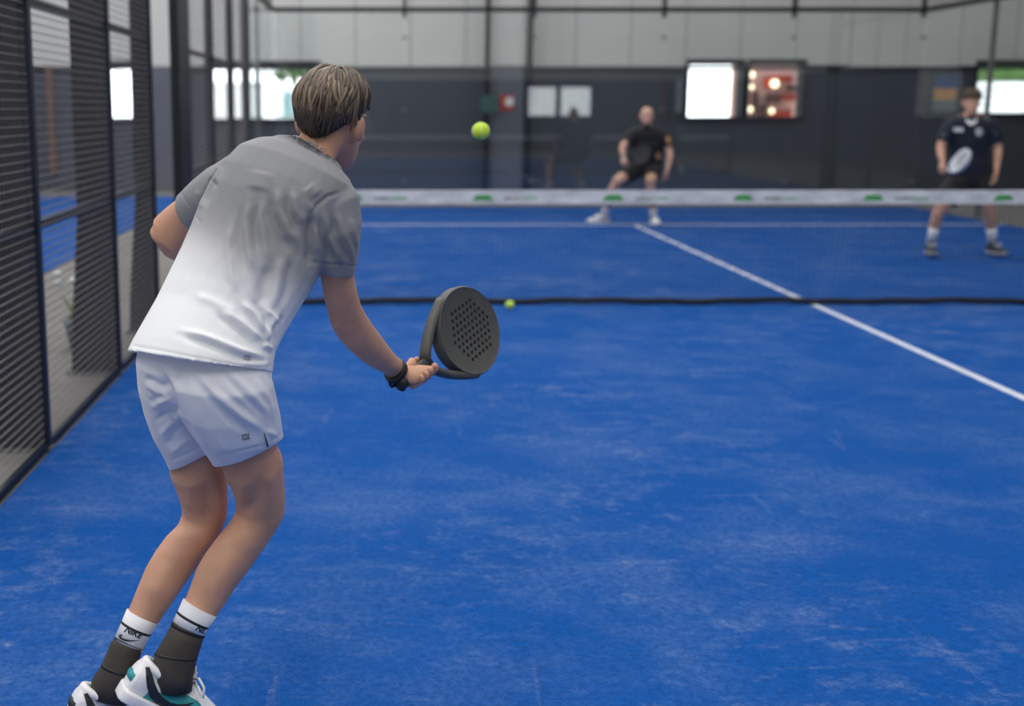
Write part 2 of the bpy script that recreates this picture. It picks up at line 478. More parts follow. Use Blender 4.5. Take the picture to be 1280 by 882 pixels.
BW = [(2.15, 3.15, 1.25, 2.25), (3.3, 4.4, 1.25, 2.25), (-9.0, -6.0, 1.25, 2.25)]
back = wall_with_holes('wall_back', HX0, HX1, HY0 - 0.25, HY0, -0.02, ROOF_Z, BW, M['dark_wall'])
for i, h in enumerate(BW): window(i + 6, h, HY0, -1)
MB().box(HX0, HX1, HY0, HY0 + 0.03, 2.5, ROOF_Z - 0.02).build('cladding', M['grey_panel'], back)
for nm, x0, x1, xi in (('wall_left', HX0 - 0.25, HX0, HX0), ('wall_right', HX1, HX1 + 0.25, HX1)):
    o = MB().box(x0, x1, HY0 - 0.25, FAR_Y + 0.25, -0.02, ROOF_Z).build(nm, M['dark_wall']); tag(o, kind='structure')
    s = 1 if nm == 'wall_left' else -1
    a, b = sorted((xi, xi + 0.03 * s))
    MB().box(a, b, HY0 + 0.04, FAR_Y - 0.06, 2.5, ROOF_Z - 0.02).build('cladding', M['grey_panel'], o)
ceil = MB().box(HX0 - 0.25, HX1 + 0.25, HY0 - 0.25, FAR_Y + 0.25, ROOF_Z, ROOF_Z + 0.2).build('ceiling', M['roof']); tag(ceil, kind='structure')

# column in front of the far wall, pale above, blue-grey below, with two dark steel posts
CD = FAR_D - 0.45
a, b = P(616, 100, CD).x, P(655, 100, CD).x
col = empty('hall_column', ((a + b) / 2, CAM.y + CD, 0), 'square hall column, blue-grey below and pale above, behind the back glass', 'column')
zc = P(640, 82, CD).z
MB().box(a, b, CAM.y + CD, CAM.y + CD + 0.38, -0.012, zc).build('shaft', M['blue_grey'], col)
MB().box(a + 0.004, b - 0.004, CAM.y + CD + 0.004, CAM.y + CD + 0.376, zc, ROOF_Z).build('upper_shaft', M['grey_panel'], col)
for px, lab in ((608, 'slim dark steel post left of the hall column'), (661, 'slim dark steel post right of the hall column')):
    x = P(px, 100, CD).x
    st = empty('steel_post', (x, CAM.y + CD - 0.1, 0), 'slim dark steel post carrying a grey-green sign beside the hall column' if px < 640 else 'slim plain dark steel post beside the hall column, on the bald person side' , 'post', 'dark posts beside the hall column')
    MB().box(x - 0.045, x + 0.045, CAM.y + CD - 0.15, CAM.y + CD - 0.05, -0.012, ROOF_Z).build('post', M['black_steel'], st)
    MB().box(x - 0.09, x + 0.09, CAM.y + CD - 0.19, CAM.y + CD - 0.01, -0.012, 0.01).build('base_plate', M['black_steel'], st)
# lighter cladding bay seen through the fence gate, flanked by a dark pier
g0, g1 = P(190, 100, FAR_D).x, P(236, 100, FAR_D).x
bay = MB().box(g0, g1, FAR_Y - 0.10, FAR_Y - 0.052, -0.012, SPLIT_Z).build('wall_panel', M['blue_grey']); tag(bay, 'flat blue-grey wall panel seen through the fence gateway', 'wall panel')
def vbar(px0, px1, y0, y1, m, lab, name, cat, d=FAR_D):
    r = rect_px(px0, y1, px1, y0, d)
    o = MB().box(r[0], r[1], CAM.y + d - 0.08, CAM.y + d - 0.03, r[2], r[3]).build(name, m)
    return tag(o, lab, cat)
vbar(64, 66, 82, 215, M['copper'], 'orange-brown vertical pipe on the far wall between two mesh bays', 'wall_pipe', 'pipe')
vbar(106, 108, 50, 200, M['copper'], 'orange-brown vertical pipe on the far wall beside the left window', 'wall_pipe', 'pipe')
vbar(828, 832, 86, 152, M['red_paint'], 'rust-red vertical pipe on the dark far wall near the window pair', 'wall_pipe', 'pipe')
vbar(1152, 1156, 86, 146, M['red_paint'], 'rust-red vertical pipe on the dark far wall beside the poster', 'wall_pipe', 'pipe')
vbar(843, 853, 100, 142, M['poster_grey'], 'narrow pale blue-grey notice hanging beside the window pair', 'notice', 'notice')  # pale solid strip painted in place of a reflection
pr = rect_px(1163, 138, 1196, 94, FAR_D)
po = empty('poster', ((pr[0] + pr[1]) / 2, FAR_Y - 0.06, pr[2]), 'landscape poster in blue, orange and grey on the dark far wall', 'poster')  # backing with three flat colour bands
hz = pr[3] - pr[2]
MB().box(pr[0], pr[1], FAR_Y - 0.075, FAR_Y - 0.03, pr[2], pr[3]).build('backing', M['frame_dark'], po)
for lo, hi, mm, nm in ((0.62, 1.0, 'poster_blue', 'print'), (0.3, 0.62, 'poster_orange', 'print'), (0.0, 0.3, 'poster_grey', 'print')):
    MB().box(pr[0] + 0.01, pr[1] - 0.01, FAR_Y - 0.079, FAR_Y - 0.075, pr[2] + hz * lo, pr[2] + hz * hi).build(nm, M[mm], po)
# signs at the column
sr = rect_px(600, 141, 621, 119, CD)
sg = MB().box(sr[0], sr[1], CAM.y + CD - 0.21, CAM.y + CD - 0.155, sr[2], sr[3]).build('wall_sign', M['sign_green']); tag(sg, 'small grey-green sign mounted on the dark post', 'sign')
sr = rect_px(625, 138, 642, 119, CD)
fs_ = empty('fire_sign', ((sr[0] + sr[1]) / 2, CAM.y + CD - 0.03, sr[2]), 'small red sign with a white round disc on the column', 'sign')
MB().box(sr[0], sr[1], CAM.y + CD - 0.02, CAM.y + CD, sr[2], sr[3]).build('plate', M['sign_red'], fs_)
c = P(636.5, 127, CD); dm = MB()
ring = lambda y, r: [(c.x + r * math.cos(t * math.pi / 8), y, c.z + r * math.sin(t * math.pi / 8)) for t in range(16)]
dm.rings([ring(CAM.y + CD - 0.03, 0.085), ring(CAM.y + CD - 0.02, 0.085)]).build('disc', M['sign_white'], fs_)

# ------------------------------------------------------------------ outdoors behind the windows
og = MB().box(-40, 40, FAR_Y + 0.25, 70, -0.4, -0.02).build('ground', M['asphalt']); tag(og, kind='structure')
ob = MB().box(-40, 40, -60, HY0 - 0.25, -0.4, -0.02).build('ground', M['asphalt']); tag(ob, kind='structure')
def bush(name, c, rx, ry, rz, lab, cat, m, group=None, n=900):
    r = random.Random(int(c[0] * 31) % 997)
    root = empty(name, (c[0], c[1], -0.02), lab, cat, group)
    mb = MB()
    for i in range(n):
        t = r.uniform(0, 2 * math.pi); u = r.uniform(-1, 1); q = r.uniform(0.75, 1.05)
        s = math.sqrt(1 - u * u)
        p = Vector((c[0] + rx * s * math.cos(t) * q, c[1] + ry * s * math.sin(t) * q, c[2] + rz * u * q))
        a = Vector((r.uniform(-1, 1), r.uniform(-1, 1), r.uniform(-1, 1))).normalized()
        b = a.orthogonal().normalized(); L = r.uniform(0.12, 0.26)
        mb.add([p - a * L, p + b * L * 0.5, p + a * L, p - b * L * 0.5], [(0, 1, 2, 3)])
    mb.ellipsoid(c, (rx * 0.85, 0, 0), (0, ry * 0.85, 0), (0, 0, rz * 0.85), 16, 9)
    f = mb.build('foliage', m, root); f['kind'] = 'stuff'
    MB().tube([(c[0], c[1], -0.03), (c[0] + 0.05, c[1], max(0.3, c[2] - rz * 0.6))], [0.14, 0.1], 8).build('trunk', M['stall_brown'], root)
bush('tree', (-5.9, 30.0, 3.75), 1.6, 1.3, 1.35, 'green tree beyond the window beside the crouching player', 'tree', M['leaf'])
bush('tree', (13.6, 24.5, 3.2), 3.8, 1.3, 1.25, 'broad green tree crown beyond the window at the right end wall', 'tree', M['leaf'])
def van(loc, lab):
    x, y = loc
    v = empty('van', (x, y, -0.02), lab, 'van')
    prof = [(-2.5, 0.35), (2.35, 0.35), (2.5, 0.55), (2.45, 1.05), (1.75, 1.25), (1.2, 2.05), (0.9, 2.2), (-2.5, 2.2)]
    MB().prism([(x + a, b) for a, b in prof], 'y', y - 0.9, y + 0.9).build('body', M['van_white'], v)
    MB().prism([(x + 0.75, 1.3), (x + 1.6, 1.3), (x + 1.15, 1.95), (x + 0.75, 1.95)], 'y', y - 0.91, y - 0.895).build('side_window', M['van_glass'], v)
    for wx in (-1.6, 1.6):
        MB().tube([(x + wx, y - 0.92, 0.33), (x + wx, y - 0.68, 0.33)], 0.33, 16).build('wheel', M['rubber'], v)
        MB().tube([(x + wx, y + 0.68, 0.33), (x + wx, y + 0.92, 0.33)], 0.33, 16).build('wheel', M['rubber'], v)
van((-6.6, 25.0), 'white delivery van parked outside the window behind the head of the person in grey-to-white')
fc = empty('slatted_facade', (9.3, 17.2, -0.02), 'white horizontally slatted facade with an orange edge beyond the window', 'facade')
for i in range(13):
    MB().box(8.0, 10.25, 17.0, 17.18, i * 0.16, i * 0.16 + 0.135).build('slat', M['van_white'], fc)
MB().box(8.0, 10.25, 17.18, 17.4, -0.02, 2.08).build('backing', M['roof'], fc)
MB().box(10.27, 10.55, 16.95, 17.4, -0.02, 2.08).build('corner_post', M['copper'], fc)
# lit red stall behind the second window of the pair
sx0, sx1 = P(930, 100, 26.5).x, P(1008, 100, 26.5).x; sy = CAM.y + 26.6
st = empty('shop_stall', ((sx0 + sx1) / 2, sy, -0.02), 'pink and red shop stall with glowing bulbs outside the right window of the pair', 'stall')
MB().box(sx0 - 0.2, sx1 + 0.2, sy, sy + 0.15, -0.02, 2.9).build('back_panel', M['stall_pink'], st)
sw = sx1 - sx0
for (fx, fz, fw, fh, mm) in ((0.42, 2.05, 0.16, 0.22, 'stall_red'), (0.62, 2.12, 0.3, 0.12, 'stall_red'), (0.2, 1.62, 0.09, 0.5, 'stall_brown'), (0.5, 1.72, 0.2, 0.18, 'stall_brown'),
                             (0.72, 1.75, 0.24, 0.12, 'stall_red'), (0.62, 1.40, 0.34, 0.16, 'stall_red'), (0.36, 1.45, 0.12, 0.26, 'stall_brown'), (0.8, 1.94, 0.16, 0.1, 'stall_brown')):
    MB().box(sx0 + fx * sw - fw * sw / 2, sx0 + fx * sw + fw * sw / 2, sy - 0.12, sy, fz - fh / 2, fz + fh / 2).build('shelf_box', M[mm], st)
for fx, fz, r_ in ((0.47, 2.02, 0.085), (0.45, 1.47, 0.055), (0.9, 1.45, 0.07), (0.1, 2.2, 0.06), (0.10, 1.95, 0.05), (0.10, 1.5, 0.06), (0.93, 1.68, 0.04)):
    MB().ellipsoid((sx0 + fx * sw, sy - 0.2, fz), (r_, 0, 0), (0, r_, 0), (0, 0, r_), 12, 8).build('bulb', M['bulb'], st)

# ------------------------------------------------------------------ court enclosure
GX = 5.03
def glass_panel_x(x0, x1, y, lab, grp):
    """glass panel across the court (along X), steel rail and mesh on top"""
    r = empty('glass_panel', ((x0 + x1) / 2, y, 0), lab, 'glass panel', grp)
    MB().box(x0 + 0.006, x1 - 0.006, y - 0.006, y + 0.006, 0.0, 2.98).build('pane', M['glass'], r)
    MB().box(x0, x1, y - 0.03, y + 0.03, 2.98, 3.05).build('top_rail', M['black_steel'], r)
    MB().box(x0, x1, y - 0.03, y + 0.03, 3.96, 4.0).build('mesh_rail', M['black_steel'], r)
    MB().box(x1 - 0.03, x1 + 0.03, y + 0.035, y + 0.1, 2.9, 4.0).build('mesh_post', M['black_steel'], r)
    for z in (0.4, 1.5, 2.6):
        MB().box(x1 - 0.04, x1 + 0.04, y + 0.007, y + 0.03, z - 0.02, z + 0.02).build('clamp', M['grey_steel'], r)
    mb = MB()
    z = 3.08
    while z < 3.95:
        mb.box(x0, x1, y - 0.002, y + 0.002, z - 0.002, z + 0.002); z += 0.05
    x = x0 + 0.025
    while x < x1:
        mb.box(x - 0.002, x + 0.002, y - 0.002, y + 0.002, 3.05, 3.96); x += 0.05
    o = mb.build('wire_mesh', M['wire'], r); o['kind'] = 'stuff'
for k in range(5):
    glass_panel_x(-5 + 2 * k, -3 + 2 * k, 10.03, ('back wall glass panel in the corner by the mesh fence, white van window behind it', 'back wall glass panel with the square hall column showing behind it',
        'back wall glass panel directly behind the crouching bald person', 'back wall glass panel in front of the lit window pair', 'back wall glass panel with only dark wall behind, at the corner by the navy-shirted person')[k], 'back wall glass panels')
def glass_panel_y(x, y0, y1, lab, grp):
    r = empty('glass_panel', (x, (y0 + y1) / 2, 0), lab, 'glass panel', grp)
    MB().box(x - 0.006, x + 0.006, y0 + 0.006, y1 - 0.006, 0.0, 2.98).build('pane', M['side_glass'], r)
    MB().box(x - 0.03, x + 0.03, y0, y1, 2.98, 3.05).build('top_rail', M['black_steel'], r)
    s = 1 if x > 0 else -1
    a, b = sorted((x + 0.035 * s, x + 0.1 * s))
    MB().box(a, b, y0 - 0.015, y0 + 0.015, 0, 4.0).build('post', M['grey_steel'], r)
    mb = MB(); z = 3.08
    while z < 3.95:
        mb.box(x - 0.002, x + 0.002, y0, y1, z - 0.002, z + 0.002); z += 0.05
    y = y0 + 0.025
    while y < y1:
        mb.box(x - 0.002, x + 0.002, y - 0.002, y + 0.002, 3.05, 3.96); y += 0.05
    o = mb.build('wire_mesh', M['wire'], r); o['kind'] = 'stuff'
for y0 in (6.0, 8.0):
    glass_panel_y(-GX, y0, y0 + 2, 'clear side glass panel joined to the end of the mesh fence' if y0 < 7 else 'clear side glass panel between the mesh fence side and the back wall corner', 'side glass panels')
    glass_panel_y(GX, y0, y0 + 2, 'clear side glass panel beside the person with the pale racket' if y0 < 7 else 'clear side glass panel in the corner behind the person with the pale racket', 'side glass panels')

def mesh_panel(x, y0, y1, lab, grp, deep=0.19, mesh=True):
    r = empty('fence_panel', (x, (y0 + y1) / 2, 0), lab, 'fence panel', grp)
    s = 1 if x > 0 else -1
    # slim front post, deep tapered outer stanchion, rails and wire mesh
    MB().box(x - 0.02, x + 0.02, y1 - 0.025, y1 + 0.025, 0, 4.0).build('post', M['navy_steel'], r)
    if deep:
        poly = [(x + 0.022 * s, 0.012), (x + (deep + 0.08) * s, 0.012), (x + (deep + 0.065) * s, 0.3), (x + (deep + 0.01) * s, 0.9), (x + deep * s, 4.0), (x + 0.022 * s, 4.0)]
        MB().prism(poly, 'y', y1 - 0.035, y1 + 0.035).build('stanchion', M['black_steel'], r)
        a, b = sorted((x - 0.03 * s, x + (deep + 0.11) * s))
        MB().box(a, b, y1 - 0.035, y1 + 0.035, -0.012, 0.012).build('foot_plate', M['grey_steel'], r)
    if not mesh: return
    for z in (1.02, 2.0):
        a, b = sorted((x + 0.004 * s, x + 0.03 * s))
        MB().box(a, b, y0 + 0.037, y1 - 0.026, z - 0.018, z + 0.018).build('rail', M['black_steel'], r)
    MB().box(x - 0.015, x + 0.015, y0 + 0.037, y1 - 0.026, 0.0, 0.035).build('rail', M['navy_steel'], r)
    y0 += 0.037; mb = MB(); z = 0.05; h = 0.0022
    while z < 3.98:
        mb.box(x - h, x + h, y0, y1, z - h, z + h); z += 0.0372
    y = y0 + 0.03
    while y < y1:
        mb.box(x - h * 0.3, x + h * 0.3, y - h * 0.3, y + h * 0.3, 0.02, 3.98); y += 0.05
    o = mb.build('wire_mesh', M['wire'], r); o['kind'] = 'stuff'
FENCE_Y = [CAM.y + v for v in (4.0, 5.62, 7.32, 8.72)]
for a, b, gl in zip(FENCE_Y[:-1], FENCE_Y[1:], ('wire mesh fence panel two bays before the open gateway, farthest from the net', 'wire mesh fence panel between two tapered stanchions, next court showing behind it', 'wire mesh fence panel directly beside the open gateway, plant behind it')):
    mesh_panel(-GX, a, b, gl, 'mesh fence panels on the near half', {FENCE_Y[1]: 0.15, FENCE_Y[2]: 0.19, FENCE_Y[3]: 0.11}[b])
gp = empty('gate_post', (-GX, 0.35, 0), 'broad dark gate post of the side fence beside the net post', 'gate post')
MB().box(-GX - 0.05, -GX + 0.02, 0.02, 0.62, 0.0, 4.0).build('post', M['black_steel'], gp)
MB().box(-GX - 0.09, -GX + 0.03, -0.02, 0.66, -0.012, 0.012).build('foot_plate', M['grey_steel'], gp)
for a, b in ((0.64, 2.2), (2.2, 4.0), (4.0, 5.92)):
    mesh_panel(-GX, a, b, {0.64: 'wire mesh fence panel beyond the net touching the broad gate post', 2.2: 'wire mesh fence panel beyond the net, middle one between gate post and side glass', 4.0: 'wire mesh fence panel beyond the net touching the side glass'}[a], 'mesh fence panels beyond the net', 0.05)
mesh_panel(GX, 4.0, 5.92, 'wire mesh fence panel joining the side glass by the far pair', None)
# planter behind the fence near the gate
pc = P(158, 440, 8.15); pc = Vector((-5.42, pc.y, -0.012))
pot = empty('potted_plant', pc, 'small potted plant with yellow-green leaves and pale flowers behind the fence', 'plant')
pm = MB(); nn_ = 14
def circ(c, r, z, n=14): return [(c.x + r * math.cos(2 * math.pi * t / n), c.y + r * math.sin(2 * math.pi * t / n), z) for t in range(n)]
pm.rings([circ(pc, 0.09, -0.012), circ(pc, 0.12, 0.15), circ(pc, 0.13, 0.16), circ(pc, 0.13, 0.18), circ(pc, 0.11, 0.18), circ(pc, 0.10, 0.14)]).build('pot', M['pot'], pot, True)
r5 = random.Random(5)
for i in range(34):
    t = r5.uniform(0, 6.28); out = r5.uniform(0.03, 0.2); h = r5.uniform(0.22, 0.42)
    b0 = pc + Vector((0.04 * math.cos(t), 0.04 * math.sin(t), 0.14)); tip = pc + Vector((out * math.cos(t), out * math.sin(t), h))
    mid = (b0 + tip) / 2 + Vector((0, 0, 0.04)); sd = Vector((-math.sin(t), math.cos(t), 0)) * 0.028
    MB().add([b0, mid + sd, tip, mid - sd, mid + Vector((0, 0, -0.006))], [(0, 1, 4), (1, 2, 4), (2, 3, 4), (3, 0, 4), (0, 3, 2, 1)]).build('leaf', M['leaf_y'], pot)
for i in range(9):
    t = r5.uniform(0, 6.28); q = r5.uniform(0.02, 0.17); p = pc + Vector((q * math.cos(t), q * math.sin(t), r5.uniform(0.42, 0.5)))
    mb = MB().ellipsoid(p, (0.03, 0, 0), (0, 0.03, 0), (0, 0, 0.018), 8, 5)
    mb.tube([pc + Vector((0, 0, 0.15)), p], 0.003, 5).build('flower', M['petal'], pot)

# ------------------------------------------------------------------ net
NZ, TAPE_H = 0.905, 0.105
net = empty('padel_net', (0, 0, 0), 'black padel net with a white printed top tape across the court', 'net')
tape = MB().box(-4.89, 4.89, -0.012, 0.012, NZ - TAPE_H, NZ).build('tape', M['tape'], net)
mb = MB(); x = -4.88
while x < 4.885:
    mb.box(x - 0.0016, x + 0.0016, -0.0016, 0.0016, 0.03, NZ - TAPE_H); x += 0.042
z = 0.06
while z < NZ - TAPE_H:
    mb.box(-4.89, 4.89, -0.0016, 0.0016, z - 0.0016, z + 0.0016); z += 0.042
o = mb.build('netting', M['net_cord'], net); o['kind'] = 'stuff'
mb = MB(); pts = [(-4.89 + 9.78 * i / 80, 0.012 * math.sin(i * 0.9), 0.030 + 0.006 * math.sin(i * 0.55) + 0.004 * math.sin(i * 1.7)) for i in range(81)]
mb.tube(pts, 0.023, 8).build('bottom_cord', M['net_black'], net, True)
for sx in (-1, 1):
    pz = empty('net_post', (4.96 * sx, 0, 0), 'dark steel net post by the fence gateway' if sx < 0 else 'dark steel net post on the far side of the centre line', 'net post')
    a, b = sorted((4.91 * sx, 4.97 * sx))
    MB().box(a, b, -0.03, 0.015, 0, 0.95).build('post', M['black_steel'], pz)
    MB().box(a - 0.01, b + 0.01, -0.05, 0.015, 0, 0.012).build('foot', M['black_steel'], pz)
gx = CAM.x + (601 - VX) / 156.4
rr = random.Random(3)
for k in range(-2, 8):
    x = gx + 1.022 * k
    if x < -4.7 or x > 4.7: continue
    zc_ = NZ - TAPE_H / 2 - 0.004
    MB().prism([(x - 0.085, zc_ - 0.022), (x + 0.085, zc_ - 0.022), (x + 0.05, zc_ + 0.022), (x - 0.05, zc_ + 0.022)], 'y', -0.0135, -0.011).build('green_emblem', M['green_print'], tape)
    # row of small letter-like marks, dark then green
    for j in range(11):
        mx = x + 0.17 + j * 0.024; hh = rr.choice((0.012, 0.016, 0.02))
        MB().box(mx, mx + 0.016, -0.0135, -0.011, zc_ - 0.014, zc_ - 0.014 + hh).build('print_mark', M['dark_print'] if j < 5 else M['green_print'], tape)

# ------------------------------------------------------------------ balls
def ball(c, lab):
    r = 0.0335
    b = empty('padel_ball', c - Vector((0, 0, r)), lab, 'ball')
    mb = MB().ellipsoid(c, (r, 0, 0), (0, r, 0), (0, 0, r), 24, 15)
    mb.build('felt', M['ball'], b, True)
    pts = []
    for i in range(48):
        t = 2 * math.pi * i / 48; a_, b_ = 0.75, 0.25
        v = Vector((a_ * math.cos(t) + b_ * math.cos(3 * t), a_ * math.sin(t) - b_ * math.sin(3 * t), 2 * math.sqrt(a_ * b_) * math.sin(2 * t)))
        pts.append(c + v.normalized() * (r + 0.0002))
    MB().tube(pts, 0.0011, 5, closed=True).build('seam', M['ball_seam'], b, True)
ball(P(601, 163.5, 4.95), 'yellow-green padel ball flying in the air above the net')
gb = ground(637, 386); ball(Vector((gb.x, gb.y, 0.0335)), 'yellow-green padel ball lying on the turf just before the net')

# ------------------------------------------------------------------ figures: tools
KD = 1.0
def PK(px, py, d): return P(px, py, d * KD)
def loft_px(rows, n=28, hollow=None, e=1.0, level=0.0):
    """rows: (xl, yl, xr, yr, dl, dr, t_back, t_front) cross-sections whose ends sit on the seen outline, each at its own
    distance; t_* = half thickness towards / away from the viewer. hollow = depth of the open end (sleeve, hem)."""
    ls = [PK(r[0], r[1], r[4]) for r in rows]; rs = [PK(r[2], r[3], r[5]) for r in rows]
    cs = [(a + b) / 2 for a, b in zip(ls, rs)]
    out = []; m = len(rows); vs_prev = None
    for i, r in enumerate(rows):
        u = (rs[i] - ls[i]) / 2
        t = cs[min(i + 1, m - 1)] - cs[max(i - 1, 0)]
        v = u.cross(t)
        v = v - u * (v.dot(u) / u.dot(u))
        v.normalize()
        if vs_prev is None:
            if v.dot(FWD) < 0: v = -v
        elif v.dot(vs_prev) < 0: v = -v
        vs_prev = v
        if level and i >= m - 2:      # cut of the hem: turn the open end towards level with the sight line
            w_ = (cs[i] - CAM).normalized(); w_ = (w_ - u * (w_.dot(u) / u.dot(u))).normalized()
            k_ = level * (1.0 if i == m - 1 else 0.5)
            v = (v * (1 - k_) + w_ * k_).normalized()
        out.append((cs[i], u, v, r[6] * KD, r[7] * KD))
    def ring_(c, u, v, tb, tf, k=1.0):
        pts = []
        for j in range(n):
            th = 2 * math.pi * j / n; c_, s_ = math.cos(th), math.sin(th)
            if e != 1.0:
                c_ = math.copysign(abs(c_) ** e, c_); s_ = math.copysign(abs(s_) ** e, s_)
            pts.append(c + u * c_ * k + v * s_ * (tf if s_ > 0 else tb) * k)
        return pts
    rings = [ring_(*o) for o in out]
    if hollow:
        c, u, v, tb, tf = out[-1]
        t = (out[-2][0] - c).normalized()
        rings.append(ring_(c, u, v, tb, tf, 1 - hollow[1]))
        rings.append(ring_(c + t * hollow[0], u, v, tb, tf, (1 - hollow[1]) * 0.80))
    return rings

def rows_scaled(rows, k, kt):
    """the same cross-sections drawn in by k (width) and kt (thickness)"""
    o = []
    for r in rows:
        cx, cy, cd_ = (r[0] + r[2]) / 2, (r[1] + r[3]) / 2, (r[4] + r[5]) / 2
        o.append((cx + (r[0] - cx) * k, cy + (r[1] - cy) * k, cx + (r[2] - cx) * k, cy + (r[3] - cy) * k,
                  cd_ + (r[4] - cd_) * k, cd_ + (r[5] - cd_) * k, r[6] * kt, r[7] * kt))
    return o

HEAD_RINGS = [(-.122, .020, .040, .082), (-.112, .036, .018, .097), (-.092, .050, -.012, .101), (-.065, .060, -.05, .100), (-.035, .067, -.078, .097),
              (0.0, .072, -.094, .092), (.03, .075, -.100, .097), (.06, .073, -.098, .092), (.085, .063, -.085, .077), (.104, .042, -.06, .048), (.114, .016, -.03, .018)]
def head_solid(M4, s=1.0, ears=True):
    mb = MB(); n = 28; rs = []
    for z, hw, yb, yf in HEAD_RINGS:
        yc, hy = (yf + yb) / 2, (yf - yb) / 2
        rs.append([(hw * math.copysign(abs(math.cos(2 * math.pi * k / n)) ** 0.92, math.cos(2 * math.pi * k / n)), yc + hy * math.sin(2 * math.pi * k / n), z) for k in range(n)])
    mb.rings(rs)
    # nose, brow, cheeks, lips, chin
    mb.rings([[(-.008, .085, .006), (.008, .085, .006), (0, .101, .006)], [(-.013, .085, -.02), (.013, .085, -.02), (0, .112, -.02)],
              [(-.018, .085, -.042), (.018, .085, -.042), (0, .121, -.04)], [(-.014, .085, -.05), (.014, .085, -.05), (0, .108, -.05)]])
    for sx in (-1, 1):
        mb.ellipsoid((.032 * sx, .082, .020), (.026, 0, 0), (0, .014, 0), (0, 0, .009), 10, 6)
        mb.ellipsoid((.040 * sx, .070, -.03), (.022, 0, 0), (0, .022, 0), (0, 0, .022), 10, 6)
        if ears:
            mb.ellipsoid((.079 * sx, -.012, -.012), (.013, -.008 * sx, 0), (.006 * sx, .021, .004), (0, -.004, .033), 12, 8)
            mb.ellipsoid((.076 * sx, -.004, -.034), (.010, 0, 0), (0, .010, 0), (0, 0, .012), 8, 5)
    mb.ellipsoid((0, .096, -.068), (.024, 0, 0), (0, .010, 0), (0, 0, .006), 10, 6)
    mb.ellipsoid((0, .094, -.079), (.020, 0, 0), (0, .010, 0), (0, 0, .006), 10, 6)
    mb.v = [tuple(Vector(p) * s) for p in mb.v]
    return mb.xform(M4)

def frame(loc, right, fwd):
    """4x4 from an origin, a rough right axis and a forward axis"""
    f = Vector(fwd).normalized(); r = Vector(right); r = (r - f * r.dot(f)).normalized(); u = r.cross(f)
    m = Matrix.Identity(4)
    for i in range(3):
        m[i][0], m[i][1], m[i][2], m[i][3] = r[i], f[i], u[i], Vector(loc)[i]
    return m

def head_frame(loc, yaw, pitch=0.0, roll=0.0):
    """yaw: degrees, 0 looks away from the camera along the court, positive to the right"""
    return Matrix.Translation(loc) @ Matrix.Rotation(-math.radians(yaw), 4, 'Z') @ Matrix.Rotation(math.radians(pitch), 4, 'X') @ Matrix.Rotation(math.radians(roll), 4, 'Y')

def face_parts(M4, parent, s=1.0):
    for sx in (-1, 1):
        e_ = MB().ellipsoid((.031 * sx * s, .083 * s, .002 * s), (.0125 * s, 0, 0), (0, .0125 * s, 0), (0, 0, .0085 * s), 12, 8).xform(M4).build('eye', M['eye_white'], parent, True)
        MB().ellipsoid((.031 * sx * s, .0925 * s, .002 * s), (.0055 * s, 0, 0), (0, .0035 * s, 0), (0, 0, .0055 * s), 10, 6).xform(M4).build('iris', M['eye_dark'], e_, True)
        MB().tube([Vector((.016 * sx, .097, .019)) * s, Vector((.032 * sx, .096, .024)) * s, Vector((.047 * sx, .086, .020)) * s], [.0032 * s, .004 * s, .002 * s], 6).xform(M4).build('eyebrow', M['hair_dark'], parent, True)
    MB().tube([Vector((-.022, .099, -.073)) * s, Vector((0, .1065, -.0725)) * s, Vector((.022, .099, -.073)) * s], [.002 * s, .005 * s, .002 * s], 6).xform(M4).build('mouth', M['lips'], parent, True)

def hand_open(wrist, d, nrm, side, s=1.0, curl=0.55):
    """relaxed hand: palm, four unequal fingers bent at two knuckles, thumb leaving the side of the palm.
    d = pointing direction, nrm = palm normal (fingers curl towards it), side = direction of the thumb"""
    d = Vector(d).normalized(); nrm = Vector(nrm); nrm = (nrm - d * nrm.dot(d)).normalized()
    sd = d.cross(nrm); sd = sd if sd.dot(Vector(side)) > 0 else -sd
    W = Vector(wrist); mb = MB()
    def rg(c, a, t): return [c + sd * a * math.cos(2 * math.pi * k / 14) + nrm * t * math.sin(2 * math.pi * k / 14) for k in range(14)]
    mb.rings([rg(W - d * .03 * s, .026 * s, .021 * s), rg(W, .028 * s, .02 * s), rg(W + d * .035 * s, .039 * s, .018 * s), rg(W + d * .075 * s, .042 * s, .015 * s), rg(W + d * .092 * s, .038 * s, .010 * s)])
    for i, (off, L) in enumerate(((.031, .072), (.011, .080), (-.010, .075), (-.030, .060))):
        p = W + d * .086 * s + sd * off * s; dirv = d.copy(); pts = [p - d * .012 * s, p]; seg = (.45, .32, .23)
        for q, f in enumerate(seg):
            ang = curl * (0.55 + 0.55 * q) * (1 + 0.12 * i)
            dirv = (d * math.cos(ang) + nrm * math.sin(ang)).normalized(); p = p + dirv * L * f * s; pts.append(p)
        mb.ball_end_tube(pts, [.0095 * s, .0095 * s, .0088 * s, .008 * s, .007 * s], 9)
    t0 = W + d * .025 * s + sd * .028 * s
    td = (d * .75 + sd * .6 + nrm * .35).normalized()
    mb.ball_end_tube([t0, t0 + td * .032 * s, t0 + td * .032 * s + (d * .9 + nrm * .45 + sd * .1).normalized() * .034 * s, t0 + td * .032 * s + (d * .9 + nrm * .6).normalized() * .058 * s],
                     [.013 * s, .0115 * s, .010 * s, .008 * s], 9)
    return mb

